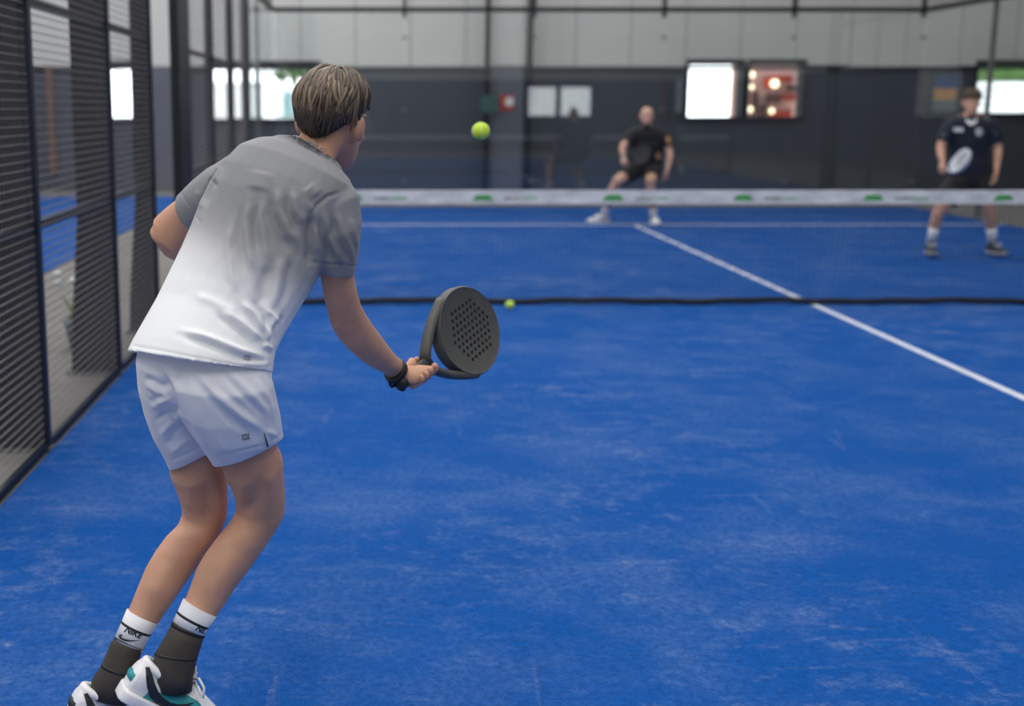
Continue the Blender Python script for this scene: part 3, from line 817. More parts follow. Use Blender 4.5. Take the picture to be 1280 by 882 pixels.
def hand_grip(wrist, wdir, center, axis, e1, e2, r, s=1.0):
    """fist closed on a handle: axis = handle direction towards the index finger, e1 = knuckle side, e2 = the way the fingers go round"""
    a = Vector(axis).normalized(); e1 = Vector(e1); e1 = (e1 - a * e1.dot(a)).normalized()
    e2 = Vector(e2); e2 = (e2 - a * e2.dot(a) - e1 * e2.dot(e1)).normalized()
    C = Vector(center); W = Vector(wrist); mb = MB()
    kn = C + e1 * (r + .017 * s)
    def rg(c, ax, hw, nv, t): return [c + ax * hw * math.cos(2 * math.pi * k / 14) + nv * t * math.sin(2 * math.pi * k / 14) for k in range(14)]
    wd = Vector(wdir).normalized()
    nv0 = wd.cross(a).normalized()
    rows = []
    for t, hw, th in ((-.35, .026, .021), (0, .028, .021), (.35, .036, .021), (.75, .041, .017), (1.0, .040, .013)):
        c = W + (kn - W) * t + (e1 * .012 * s * math.sin(max(0, t) * math.pi)) - e2 * .006 * s
        dv = (kn - W).normalized(); nv = dv.cross(a).normalized()
        ax = (a - dv * a.dot(dv)).normalized() if t < 0.5 else a
        rows.append(rg(c, ax, hw * s, nv, th * s))
    mb.rings(rows)
    for i, (off, k) in enumerate(((.032, 1.0), (.011, 1.06), (-.010, 1.0), (-.030, .85))):
        base = C + a * off * s; R = r + .0085 * s
        pts = [kn + a * off * s - e2 * .012 * s]
        for q in range(8):
            th = math.radians(-8 + q * 30 * k)
            rr_ = R + (.010 * s if q == 0 else .004 * s if q in (1, 3) else 0)
            pts.append(base + (e1 * math.cos(th) + e2 * math.sin(th)) * rr_)
        mb.ball_end_tube(pts, [.009 * s * (1.0 - .02 * q) * (0.88 if i == 3 else 1) for q in range(len(pts))], 9)
    # thumb over the other side of the handle, towards the index finger
    R = r + .010 * s; pts = [W + (kn - W) * .38 - e2 * .008 * s - e1 * .014 * s]
    for th, off in ((-115, -.004), (-145, .008), (-178, .018), (-205, .024)):
        t = math.radians(th); pts.append(C + a * off * s + (e1 * math.cos(t) + e2 * math.sin(t)) * R)
    mb.ball_end_tube(pts, [.014 * s, .0125 * s, .0115 * s, .0105 * s, .009 * s], 9)
    return mb

def bvh_of(co, fs): return BVHTree.FromPolygons([tuple(map(float, c)) for c in co], fs)

def decal(name, mb2, org, ax, ay, bvh, m, parent, lift=0.0012):
    """thin print: 2D outline laid on a surface (found along the surface normal) with a real thickness"""
    ax = Vector(ax); ay = Vector(ay); vs = []
    for p in mb2.v:
        q = Vector(org) + ax * p[0] + ay * p[1]
        hit = bvh.find_nearest(q)
        nrm = hit[1]
        vs.append(hit[0] + nrm * lift)
    o = MB(); o.v = [tuple(v) for v in vs]; o.f = mb2.f
    return o.build(name, m, parent)

def decal_ray(name, mb2, px_of, bvh, m, parent, lift=0.0012):
    vs = []
    for p in mb2.v:
        x, y = px_of(p[0], p[1])
        d_ = (P(x, y, 3.0) - CAM).normalized()
        h = bvh.ray_cast(CAM, d_)
        if h[0] is None:
            h = bvh.find_nearest(PK(x, y, 3.05))
        vs.append(h[0] - d_ * lift)
    o = MB(); o.v = [tuple(v) for v in vs]; o.f = mb2.f
    return o.build(name, m, parent)

def text_outline(txt, shear=0.0):
    cu = bpy.data.curves.new('t', 'FONT'); cu.body = txt; cu.size = 1.0; cu.shear = shear; cu.align_x = 'CENTER'; cu.align_y = 'CENTER'; cu.offset = 0.035
    o = link('t', cu); dg = bpy.context.evaluated_depsgraph_get()
    me = bpy.data.meshes.new_from_object(o.evaluated_get(dg))
    mb = MB(); mb.v = [tuple(v.co) for v in me.vertices]; mb.f = [tuple(p.vertices) for p in me.polygons]
    bpy.data.objects.remove(o); bpy.data.curves.remove(cu); bpy.data.meshes.remove(me)
    return mb

def strip2d(top, bot, rows=6):
    """2D band between two polylines of the same length"""
    mb = MB(); n = len(top)
    for r in range(rows + 1):
        t = r / rows
        mb.v += [(p[0] + (q[0] - p[0]) * t, p[1] + (q[1] - p[1]) * t, 0) for p, q in zip(top, bot)]
    mb.f = [(r * n + i, r * n + i + 1, (r + 1) * n + i + 1, (r + 1) * n + i) for r in range(rows) for i in range(n - 1)]
    return mb

def swoosh2d(n=14):
    """check-mark shaped emblem, unit length"""
    top, bot = [], []
    for i in range(n):
        t = i / (n - 1)
        # lower edge: deep bowl at the left; upper edge: sharper hook
        xb = 0.0 + t; yb = 0.17 * (1 - t) ** 0 * 0 + (-0.02 + 0.30 * t ** 1.7) - 0.20 * math.sin(math.pi * min(1, t * 1.0)) ** 0.8 * (1 - t) ** 0.6
        xt = 0.06 + 0.94 * t; yt = (0.02 + 0.26 * t ** 1.7) - 0.085 * math.sin(math.pi * t) ** 0.8 * (1 - t) ** 0.5
        if i == 0: xb, yb, xt, yt = 0.02, 0.06, 0.16, 0.17
        top.append((xt, yt)); bot.append((xb, yb))
    top[-1] = (1.0, 0.285); bot[-1] = (1.0, 0.28)
    return strip2d(top, bot)

def fold(co, nn, px, facing, pts, amp, width, soft=0.25):
    """raise (amp > 0) or sink a soft ridge of cloth along a line on the side facing the viewer"""
    best = np.full(len(co), 1e9); par = np.zeros(len(co))
    pts = [np.array(p, float) for p in pts]
    seg = [np.linalg.norm(b - a) for a, b in zip(pts[:-1], pts[1:])]; tot = sum(seg); acc = 0
    for a, b, L in zip(pts[:-1], pts[1:], seg):
        t = np.clip(((px - a) @ (b - a)) / (L * L), 0, 1)
        q = a + t[:, None] * (b - a)
        d_ = np.linalg.norm(px - q, axis=1)
        u = d_ < best; best[u] = d_[u]; par[u] = (acc + t[u] * L) / tot
        acc += L
    tap = np.clip(np.minimum(par, 1 - par) / soft, 0, 1); tap = tap * tap * (3 - 2 * tap)
    g = amp * np.exp(-(best / width) ** 2) * (0.15 + 0.85 * tap) * facing
    return co + nn * g[:, None]

def vnormals(co, fs):
    me = bpy.data.meshes.new('n'); me.from_pydata(co.tolist(), [], fs); me.update()
    nn = np.empty(len(co) * 3); me.vertex_normals.foreach_get('vector', nn)
    bpy.data.meshes.remove(me); return nn.reshape(-1, 3)

# ------------------------------------------------------------------ near player
def racket(name, butt, axis, wdir, lab, m_face, m_frame, holes=True, s=1.0):
    """padel racket: solid drilled face, rim, open heart throat and round grip. axis = butt -> tip"""
    root = empty(name, butt, lab, 'racket')
    a = Vector(axis).normalized(); b = Vector(wdir); b = (b - a * b.dot(a)).normalized(); n = a.cross(b)
    M4 = Matrix.Identity(4)
    for i in range(3): M4[i][0], M4[i][1], M4[i][2], M4[i][3] = a[i], b[i], n[i], Vector(butt)[i]
    hc, hw, hl = .322 * s, .130 * s, .134 * s
    T = .019 * s
    def outline(k, j):
        out = []
        for q in range(56):
            t = 2 * math.pi * q / 56; c_, s_ = math.cos(t), math.sin(t)
            x = hc + hl * c_ * k; y = hw * s_ * k * (1.0 if c_ > 0 else 1.0 - .10 * c_ * c_)
            out.append((x, y, j))
        return out
    # face: rounded edge disc
    rs = [outline(.90, -T * .80), outline(.965, -T), outline(1.0, -T * .55), outline(1.0, T * .55), outline(.965, T), outline(.90, T * .80)]
    mb = MB().rings(rs); mb.xform(M4)
    face = mb.build('face', m_face, root, True)
    ed = face.modifiers.new('edge', 'EDGE_SPLIT'); ed.split_angle = math.radians(50)
    # throat arms from the grip to both sides of the face
    for sg in (-1, 1):
        pts = []
        for t in np.linspace(0, 1, 12):
            x = .122 * s + (.285 * s - .122 * s) * t; y = sg * s * (.007 + .110 * (t ** .75) + .006 * math.sin(math.pi * t))
            pts.append((x, y, 0))
        rr_ = []
        mbt = MB(); prev = []
        for i, p in enumerate(pts):
            q0 = Vector(pts[max(0, i - 1)]); q1 = Vector(pts[min(len(pts) - 1, i + 1)]); tg = (q1 - q0).normalized(); sd = Vector((-tg.y, tg.x, 0))
            ww = (.010 + .004 * (i / 11)) * s
            prev.append([tuple(Vector(p) + sd * ww * math.copysign(abs(math.cos(2 * math.pi * k / 12)) ** .7, math.cos(2 * math.pi * k / 12)) + Vector((0, 0, T * .92 * math.copysign(abs(math.sin(2 * math.pi * k / 12)) ** .7, math.sin(2 * math.pi * k / 12))))) for k in range(12)])
        mbt.rings(prev).xform(M4).build('throat_arm', m_frame, root, True)
    # grip with tape wraps and a butt cap
    g = []
    for i in range(25):
        t = i / 24; rr_ = (.0155 + .0011 * math.cos(i * 2.6)) * s
        g.append([(.132 * s * t, rr_ * 1.12 * math.cos(2 * math.pi * k / 14), rr_ * math.sin(2 * math.pi * k / 14)) for k in range(14)])
    MB().rings(g).xform(M4).build('grip', M['rubber'], root, True)
    MB().ellipsoid((-.002 * s, 0, 0), (.009 * s, 0, 0), (0, .0205 * s, 0), (0, 0, .0185 * s), 14, 8).xform(M4).build('butt_cap', M['rubber'], root, True)
    if holes:
        st = .0205 * s; me = {}
        for side in (-1, 1):
            base = [(.0054 * s * math.cos(2 * math.pi * k / 10), .0054 * s * math.sin(2 * math.pi * k / 10)) for k in range(10)]
            for i in range(-5, 6):
                for j in range(-5, 6):
                    x, y = (i + .5 * (j % 2)) * st * .92, j * st * .88
                    if ((x - .010 * s) / .092) ** 2 + (y / .090) ** 2 > s * s: continue
                    zt = T * .80 + .0006 * s
                    MBh = MB().rings([[(hc + x + p[0], y + p[1], side * (zt - .004 * s)) for p in base], [(hc + x + p[0], y + p[1], side * zt) for p in base]]).xform(M4)
                    MBh.build('hole', M['racket_hole'], face)
        MB().ellipsoid((hc - .104 * s, .004 * s, 0), (.0055 * s, 0, 0), (0, .0055 * s, 0), (0, 0, T * .80 + .0008), 10, 6).xform(M4).build('emblem', M['mark_grey'], face, True)
    return root, M4

KD = 0.945
RB = ground(205, 940)
p1 = empty('person', (RB.x, RB.y, 0.0), 'person in a grey-to-white shirt and white shorts lunging with a black racket', 'person')

torso = [  # xl, yl, xr, yr, dl, dr, back, front
    (350, 173, 424, 211, 3.14, 3.10, .055, .055),
    (322, 177, 436, 226, 3.15, 3.08, .080, .075),
    (298, 186, 441, 240, 3.15, 3.06, .098, .090),
    (280, 204, 437, 258, 3.14, 3.05, .112, .105),
    (265, 228, 428, 282, 3.13, 3.04, .122, .118),
    (252, 256, 416, 310, 3.12, 3.03, .126, .125),
    (241, 284, 403, 338, 3.10, 3.02, .126, .126),
    (228, 313, 387, 364, 3.08, 3.00, .124, .122),
    (212, 345, 370, 391, 3.06, 2.98, .122, .118),
    (197, 376, 356, 413, 3.04, 2.96, .124, .116),
    (182, 406, 344, 437, 3.02, 2.94, .140, .120),
    (172, 427, 341, 452, 3.01, 2.92, .154, .126),
    (165, 440, 340, 466, 3.00, 2.91, .164, .130)]
sl_r = [(372, 262, 432, 222, 3.08, 3.06, .05, .05), (380, 285, 447, 245, 3.06, 3.05, .058, .058), (384, 302, 452, 276, 3.05, 3.06, .062, .062),
        (386, 318, 449, 310, 3.06, 3.08, .062, .062), (388, 335, 444, 342, 3.08, 3.10, .058, .058)]
sl_l = [(318, 182, 296, 262, 3.14, 3.16, .06, .06), (286, 193, 280, 268, 3.17, 3.19, .06, .06), (262, 208, 266, 276, 3.20, 3.21, .056, .056),
        (241, 226, 257, 284, 3.22, 3.23, .052, .052), (222, 244, 249, 288, 3.24, 3.25, .050, .050)]
arm_r = [(385, 262, 442, 250, 3.07, 3.07, .05, .05), (394, 300, 447, 296, 3.07, 3.08, .05, .05), (397, 322, 444, 326, 3.08, 3.09, .048, .048), (400, 345, 443, 345, 3.10, 3.11, .046, .046),
         (404, 366, 447, 366, 3.12, 3.13, .044, .044), (408, 384, 452, 384, 3.145, 3.15, .043, .043), (413, 404, 460, 398, 3.17, 3.18, .043, .043),
         (421, 418, 469, 412, 3.20, 3.21, .044, .044), (434, 431, 478, 424, 3.235, 3.24, .043, .043), (448, 445, 486, 434, 3.275, 3.28, .039, .039),
         (463, 456, 492, 441, 3.315, 3.32, .034, .034), (477, 464, 498, 447, 3.35, 3.355, .028, .028), (487, 472, 504, 451, 3.385, 3.39, .024, .024), (494, 477, 510, 455, 3.40, 3.40, .022, .022)]
arm_l = [(296, 192, 290, 255, 3.16, 3.18, .05, .05), (262, 214, 268, 270, 3.20, 3.21, .046, .046), (240, 231, 256, 280, 3.225, 3.235, .045, .045), (225, 246, 247, 290, 3.245, 3.25, .044, .044),
         (208, 259, 236, 301, 3.265, 3.265, .043, .043), (192, 274, 222, 318, 3.28, 3.275, .042, .043)]
# left forearm turns in front of the body
fore_l = [(214, 282), (204, 290), (214, 302), (236, 314), (262, 326), (284, 334)]
leg_l = [(190, 470, 268, 480, 3.04, 3.00, .085, .085), (196, 520, 274, 530, 3.08, 3.04, .082, .082), (205, 560, 279, 560, 3.11, 3.08, .078, .078), (214, 585, 281, 586, 3.13, 3.10, .075, .075),
         (222, 607, 284, 610, 3.145, 3.12, .070, .066), (228, 626, 284.5, 632, 3.155, 3.135, .064, .060), (229, 641, 283, 648, 3.16, 3.14, .060, .058), (223, 656, 278, 662, 3.155, 3.14, .061, .056),
         (208, 671, 270, 675, 3.14, 3.13, .064, .054), (194, 690, 254, 696, 3.125, 3.115, .064, .052), (183, 709, 241, 716, 3.11, 3.10, .060, .050), (174, 730, 226, 737, 3.09, 3.08, .053, .046),
         (166, 749, 213, 757, 3.075, 3.07, .046, .042), (158, 765, 201, 776, 3.06, 3.055, .040, .038), (148, 785, 188, 800, 3.045, 3.04, .036, .036), (134, 815, 174, 830, 3.03, 3.02, .036, .038), (124, 838, 164, 852, 3.02, 3.01, .038, .042), (120, 858, 158, 868, 3.01, 3.01, .036, .045)]
leg_r = [(225, 470, 335, 485, 2.92, 2.88, .095, .095), (242, 520, 345, 525, 2.97, 2.94, .09, .09), (262, 556, 350, 552, 3.02, 2.99, .084, .084), (279, 580, 353, 578, 3.045, 3.02, .078, .078),
         (289, 602, 355, 602, 3.065, 3.05, .072, .068), (295, 622, 356.5, 624, 3.08, 3.07, .064, .062), (295.5, 638, 355.5, 643, 3.09, 3.08, .060, .058), (285, 655, 348, 659, 3.09, 3.08, .062, .056),
         (270, 674, 337, 675, 3.08, 3.07, .066, .054), (255, 695, 323, 695, 3.065, 3.055, .066, .052), (246, 711, 310, 713, 3.05, 3.04, .062, .050), (239, 730, 295, 733, 3.035, 3.025, .054, .046),
         (232, 748, 281, 755, 3.02, 3.01, .046, .042), (224, 764, 267, 777, 3.00, 2.995, .040, .038), (214, 785, 254, 798, 2.985, 2.98, .036, .036), (200, 808, 246, 818, 2.975, 2.965, .036, .040), (192, 828, 240, 836, 2.965, 2.96, .038, .045), (190, 845, 236, 850, 2.96, 2.96, .036, .046)]
neck = [(381, 140, 441, 150, 3.18, 3.17, .05, .05), (379, 155, 437, 168, 3.165, 3.155, .052, .056), (376, 165, 430, 181, 3.15, 3.14, .047, .055), (371, 177, 419, 198, 3.145, 3.125, .032, .05), (360, 192, 410, 222, 3.13, 3.10, .02, .045)]

HC1 = PK(415, 150, 3.185)
H1 = head_frame(HC1, 23, -4, 6); HS = .955
body = MB()
body.rings(loft_px(rows_scaled(torso[3:-3], .88, .82)))
body.rings(loft_px(rows_scaled([(210, 345, 370, 391, 3.06, 2.98, .1, .1), (190, 400, 344, 427, 3.02, 2.94, .1, .1), (175, 440, 338, 458, 3.0, 2.9, .12, .11), (192, 470, 330, 482, 3.02, 2.92, .11, .11)], .84, .84)))
for L_ in (arm_r, arm_l, neck): body.rings(loft_px(L_))
for L_ in (leg_l, leg_r):      # thinner under the shorts and inside the socks
    body.rings(loft_px(rows_scaled(L_[:3], .78, .74) + L_[3:-5] + rows_scaled(L_[-5:-4], .95, .93) + rows_scaled(L_[-4:], .86, .82)))
fp = [PK(207, 292, 3.275), PK(218, 303, 3.30), PK(238, 314, 3.34), PK(262, 324, 3.38), PK(286, 331, 3.42), PK(300, 333, 3.44)]
body.tube([PK(222, 276, 3.26)] + fp, [.038, .040, .041, .040, .036, .029, .025], 18)
body.join(head_solid(H1, HS))
co, nn, fs = remesh(body, .0045, 6)
# muscle relief: hamstring hollows behind both knees, calf edge, shoulder blade line
px = to_px(co); vd = co - np.array(CAM); vd /= np.linalg.norm(vd, axis=1)[:, None]
def facing_of(nn): return np.clip(-(nn * vd).sum(1) * 2.2, 0, 1)
fc_ = facing_of(nn)
for pts, amp, wd in (([(322, 590), (318, 625), (300, 650)], -.007, 9), ([(340, 590), (335, 625), (330, 650)], .004, 7), ([(302, 585), (303, 625)], .003, 6),
                     ([(255, 600), (262, 635), (250, 655)], -.006, 9), ([(275, 600), (278, 640)], .003, 6), ([(236, 600), (238, 640)], .003, 6),
                     ([(300, 690), (262, 745)], .004, 12), ([(215, 700), (190, 750)], .004, 12), ([(300, 660), (318, 690)], .003, 10),
                     ([(430, 392), (440, 410)], -.0025, 9), ([(417, 406), (421, 413)], .003, 7), ([(430, 345), (438, 380)], .003, 8),
                     ([(402, 165), (398, 185)], -.003, 5)):
    co = fold(co, nn, px, fc_, pts, amp, wd)
fs_body = fs; co_body = co
# gripping hand and racket
HEADC = PK(582, 414.5, 3.62); THROAT = PK(532, 455, 3.464)
AX = (HEADC - THROAT).normalized()
RS = .97
HB = HEADC - AX * .322 * RS
WD = RIGHT * .40 - UPV * .85 + FWD * .2
rk, RM = racket('padel_racket', HB, AX, WD, 'dark grey drilled padel racket held by the person in the grey-to-white shirt', M['racket'], M['racket'], True, RS)
wr = PK(499, 468, 3.415)
gc = HB + AX * .074
e1 = (-FWD * .80 + RIGHT * .30 - UPV * .55)
hand = hand_grip(wr, PK(505, 467, 3.41) - PK(490, 458, 3.36), gc, AX, e1, FWD * .6 + RIGHT * .75 - UPV * .35, .017, 1.03)
hand2 = hand_open(fp[-1], (RIGHT * .8 + FWD * .5 + UPV * .1), UPV * -.4 + RIGHT * -.2 + FWD * .6, UPV, .95, .7)
allc = MB(); allc.v = [tuple(c) for c in co_body]; allc.f = list(fs_body); allc.join(hand); allc.join(hand2)
bd = allc.build('body', M['skin'], p1, True)
face_parts(H1, p1, HS)
# wristband of the racket cord
bw = MB(); c0 = PK(495, 464, 3.378); dirw = (PK(510, 474, 3.42) - PK(480, 452, 3.33)).normalized()
ua = dirw.cross(FWD).normalized(); ub = dirw.cross(ua).normalized()
rr_ = []
for off, k in ((-.0095, .97), (-.009, 1.04), (-.003, 1.08), (.003, 1.08), (.009, 1.04), (.0095, .97)):
    rr_.append([c0 + dirw * off + (ua * .0315 * math.cos(2 * math.pi * q / 24) + ub * .0265 * math.sin(2 * math.pi * q / 24)) * k for q in range(24)])
bw.rings(rr_).build('wristband', M['rubber'], p1, True)
kn_ = PK(489.5, 481, 3.375)
MB().tube([PK(488, 474, 3.365), PK(487, 479, 3.365), PK(490, 483, 3.37), PK(494, 481, 3.375)], [.0035, .0045, .005, .004], 8).build('wrist_cord', M['rubber'], p1, True)

# --- shirt
sh = MB().rings(loft_px(torso, hollow=(.05, .07), level=.95))
shr = MB().rings(loft_px(sl_r, hollow=(.05, .11), level=.3))
shl = MB().rings(loft_px(sl_l, hollow=(.05, .11)))
nk = MB().rings(loft_px([(340, 176, 428, 214, 3.14, 3.10, .07, .07), (362, 172, 420, 206, 3.14, 3.12, .070, .066), (371, 168, 417.5, 199, 3.145, 3.125, .069, .064)], level=.9))
co, nn, fs = remesh(MB().join(sh).join(shr).join(shl).join(nk), .0039, 5)
px = to_px(co); vd = co - np.array(CAM); vd /= np.linalg.norm(vd, axis=1)[:, None]; fc_ = facing_of(nn)
# soft waves everywhere, then the folds of the cloth
ax_t = (PK(400, 190, 3.1) - PK(255, 455, 2.95)).normalized()
def waves(co, nn, amp, sc, seed):
    r = np.random.RandomState(seed); o = np.zeros(len(co))
    for _ in range(7):
        k = r.normal(size=3) * sc; o += np.sin(co @ k + r.uniform(0, 6.28))
    return co + nn * (o * amp / 7)[:, None]
co = waves(co, nn, .006, 16, 3)
FOLDS = [
 # side seam gather at the waist
 ([(226, 413), (262, 424), (300, 438), (336, 447)], .0075, 4.5), ([(224, 419), (262, 431), (300, 446), (330, 454)], -.0065, 4.5),
 ([(275, 388), (300, 402), (332, 428)], .0065, 5), ([(268, 392), (296, 410), (326, 434)], -.005, 4), ([(300, 376), (318, 392), (336, 420)], .006, 4.5), ([(312, 372), (330, 392), (340, 418)], -.005, 4),
 ([(240, 370), (262, 376), (300, 392)], .004, 6),
 ([(330, 386), (344, 396), (352, 404)], .005, 3), ([(346, 392), (338, 408), (334, 428)], .006, 4), ([(354, 392), (346, 412), (341, 432)], -.006, 4), ([(328, 430), (342, 436)], .006, 3.5),
 ([(300, 452), (330, 456), (340, 452)], .004, 4), ([(270, 430), (310, 452)], .003, 5),
 # long drape folds running from the armhole down the back
 ([(312, 248), (306, 275), (310, 310), (318, 345)], .006, 5), ([(304, 250), (299, 285), (303, 320), (309, 350)], -.004, 5),
 ([(290, 275), (286, 310), (290, 345), (298, 372)], .0055, 5), ([(330, 245), (326, 272), (332, 305), (337, 340)], .005, 5), ([(322, 250), (318, 280), (323, 320)], -.005, 4.5),
 ([(346, 232), (348, 262), (360, 290), (374, 306)], .006, 5), ([(340, 240), (341, 268), (352, 298), (368, 318)], -.0055, 5),
 ([(366, 238), (370, 262), (380, 282)], .0055, 4), ([(358, 240), (361, 266), (374, 292)], -.005, 4),
 ([(380, 232), (384, 254), (392, 268)], .004, 4), ([(336, 330), (330, 360), (328, 386)], -.008, 8), ([(352, 318), (348, 350), (340, 388)], .005, 6), ([(364, 322), (360, 352), (350, 385)], -.004, 5),
 # right armhole seam and sleeve folds
 ([(388, 336), (386, 300), (389, 266)], -.010, 6), ([(389, 268), (396, 256), (410, 245), (426, 240)], -.004, 2.2),
 ([(404, 262), (408, 285), (420, 312), (430, 332)], .005, 4), ([(398, 268), (401, 292), (412, 318), (420, 334)], -.004, 4), ([(420, 262), (428, 286), (438, 312), (442, 328)], .0045, 4),
 ([(414, 268), (420, 292), (432, 318), (438, 334)], -.004, 4), ([(436, 270), (443, 294), (447, 312)], .0035, 4), ([(394, 280), (395, 318)], .004, 4),
 # left sleeve
 ([(284, 196), (268, 222), (254, 262)], -.006, 4), ([(276, 205), (262, 228)], .005, 4), ([(262, 222), (270, 232)], -.005, 3), ([(248, 236), (252, 262)], .004, 4),
 # shoulder blades, neck
 ([(330, 212), (322, 240)], .006, 14), ([(384, 232), (396, 246)], .004, 8)]
for pts, amp, wd in FOLDS: co = fold(co, nn, px, fc_, pts, amp * 1.45, wd)
# stitched hems: a shallow groove just above each hem edge
for pts, wd in (([(164, 431), (240, 446), (311, 459), (341, 457)], 1.5), ([(387, 327), (414, 331), (446, 333)], 1.4), ([(227, 241), (250, 278)], 1.4)):
    co = fold(co, nn, px, fc_, pts, -.0022, wd, .01)
# ombre: grey yoke to white hem; sleeves stay grey
s_ax = (px[:, 0] * 0.30 + px[:, 1] * 1.0)
base_px = to_px(np.array([tuple(PK(255, 455, 2.95)), tuple(PK(400, 190, 3.1))]))
fade = smoothstep(245, 385, px[:, 1] + (300 - px[:, 0]) * 0.5)
def near_sleeve(rows, r0, r1):
    cs = np.array([tuple((PK(r[0], r[1], r[4]) + PK(r[2], r[3], r[5])) / 2) for r in rows]); d_ = np.full(len(co), 9.0)
    for a_, b_ in zip(cs[:-1], cs[1:]):
        t = np.clip(((co - a_) @ (b_ - a_)) / ((b_ - a_) @ (b_ - a_)), 0, 1)
        d_ = np.minimum(d_, np.linalg.norm(co - a_ - t[:, None] * (b_ - a_), axis=1))
    return 1 - smoothstep(r0, r1, d_)
fade = fade * (1 - near_sleeve(sl_r[1:], .066, .082)) * (1 - near_sleeve(sl_l[2:], .060, .09))
shirt = part('shirt', co, fs, M['shirt'], p1, {'fade': fade})
bv_shirt = bvh_of(co, fs)
# --- shorts
pel = [(176, 425, 337, 444, 3.0, 2.92, .118, .112), (173, 446, 338, 463, 3.00, 2.91, .122, .116), (174, 465, 339, 476, 3.02, 2.92, .118, .116), (185, 490, 335, 500, 3.05, 2.94, .10, .10)]
so_r = [(190, 424, 332, 442, 2.98, 2.93, .088, .09), (192, 444, 336, 461, 2.96, 2.91, .100, .105), (207, 468, 341, 482, 2.945, 2.90, .116, .105), (220, 494, 344.5, 506, 2.96, 2.92, .112, .10), (237, 526, 349, 528, 2.98, 2.95, .104, .096), (252, 552, 351, 540, 3.00, 2.97, .10, .094), (268.5, 580, 353, 549, 3.02, 2.99, .096, .092)]
so_l = [(178, 425, 262, 445, 3.02, 2.98, .09, .09), (174, 452, 262, 474, 3.03, 3.0, .108, .10), (176, 470, 262, 490, 3.035, 3.0, .105, .098), (183, 497, 266, 512, 3.06, 3.02, .098, .094), (193, 530, 270, 537, 3.085, 3.05, .092, .09), (206, 562, 275, 550, 3.11, 3.075, .088, .088), (214, 584, 283, 553, 3.125, 3.09, .085, .085)]
so = MB().rings(loft_px(pel)); so.rings(loft_px(so_r, hollow=(.06, .08), level=.75)); so.rings(loft_px(so_l, hollow=(.06, .08), level=.75))
co, nn, fs = remesh(so, .0039, 4)
px = to_px(co); vd = co - np.array(CAM); vd /= np.linalg.norm(vd, axis=1)[:, None]; fc_ = facing_of(nn)
co = waves(co, nn, .004, 18, 9)
for pts, amp, wd in (
 ([(247, 466), (270, 492), (300, 518), (332, 540)], .0075, 5), ([(242, 474), (264, 500), (292, 526), (318, 545)], -.006, 6), ([(258, 470), (285, 495), (318, 520)], -.004, 4),
 ([(285, 462), (312, 490), (340, 522)], .005, 5), ([(276, 464), (302, 492), (330, 520)], -.004, 4), ([(318, 470), (336, 500), (344, 520)], .004, 4),
 ([(200, 452), (220, 484), (238, 524), (266, 578)], .005, 5), ([(194, 452), (212, 486), (230, 526), (254, 560)], -.009, 5),
 ([(178, 470), (200, 482), (214, 484)], -.005, 4), ([(180, 478), (202, 492), (216, 492)], .005, 4), ([(188, 510), (206, 500), (218, 496)], .0055, 4), ([(190, 500), (206, 492)], -.004, 3),
 ([(194, 526), (210, 516), (226, 512)], -.005, 4), ([(200, 545), (214, 528), (230, 518)], .0055, 4), ([(206, 558), (220, 540), (234, 530)], -.004, 4), ([(212, 568), (230, 552), (244, 545)], .004, 4),
 ([(240, 500), (262, 540), (285, 570)], .004, 8), ([(332, 538), (346, 544)], .004, 3)):
    co = fold(co, nn, px, fc_, pts, amp, wd)
for pts, wd in (([(266, 572), (300, 563), (333, 556), (352, 542)], 1.5), ([(212, 577), (240, 565), (262, 556)], 1.5)):
    co = fold(co, nn, px, fc_, pts, -.002, wd, .01)
shorts = part('shorts', co, fs, M['white_fabric'], p1)
bv_sh = bvh_of(co, fs)
def px_rect_marks(name, cx, cy, ang, scale, rows, bvh, m, parent):
    """small two-line printed mark made of letter-like strokes"""
    mb = MB(); r = random.Random(11)
    for ri, nlet in enumerate(rows):
        for k in range(nlet):
            x0 = (k - nlet / 2) * 3.2; y0 = (ri - .5) * 5.0
            for st_ in range(3):
                xa = x0 + r.uniform(0, 1.2); ya = y0 + (st_ - 1) * 1.4
                b = len(mb.v); mb.v += [(xa, ya - .45, 0), (xa + 2.2, ya - .45, 0), (xa + 2.4, ya + .5, 0), (xa + .2, ya + .5, 0)]; mb.f.append((b, b + 1, b + 2, b + 3))
    ca, sa = math.cos(ang), math.sin(ang)
    return decal_ray(name, mb, lambda x, y: (cx + (x * ca - y * sa) * scale, cy + (x * sa + y * ca) * scale), bvh, m, parent)
px_rect_marks('printed_mark', 307, 546, -.15, .85, (4, 4), bv_sh, M['dark_print'], shorts)
px_rect_marks('printed_mark', 309, 447, .05, .75, (4, 4), bv_shirt, M['mark_grey'], shirt)
slit = strip2d([(329.6 + .7 * k, 541 + 3 * k) for k in range(8)], [(330.6 + .95 * k, 541 + 2.9 * k) for k in range(8)], 2)
decal_ray('side_slit', slit, lambda x, y: (x, y), bv_sh, M['stall_brown'], shorts, .002)  # dark strip on the cloth paints the shade inside the slit

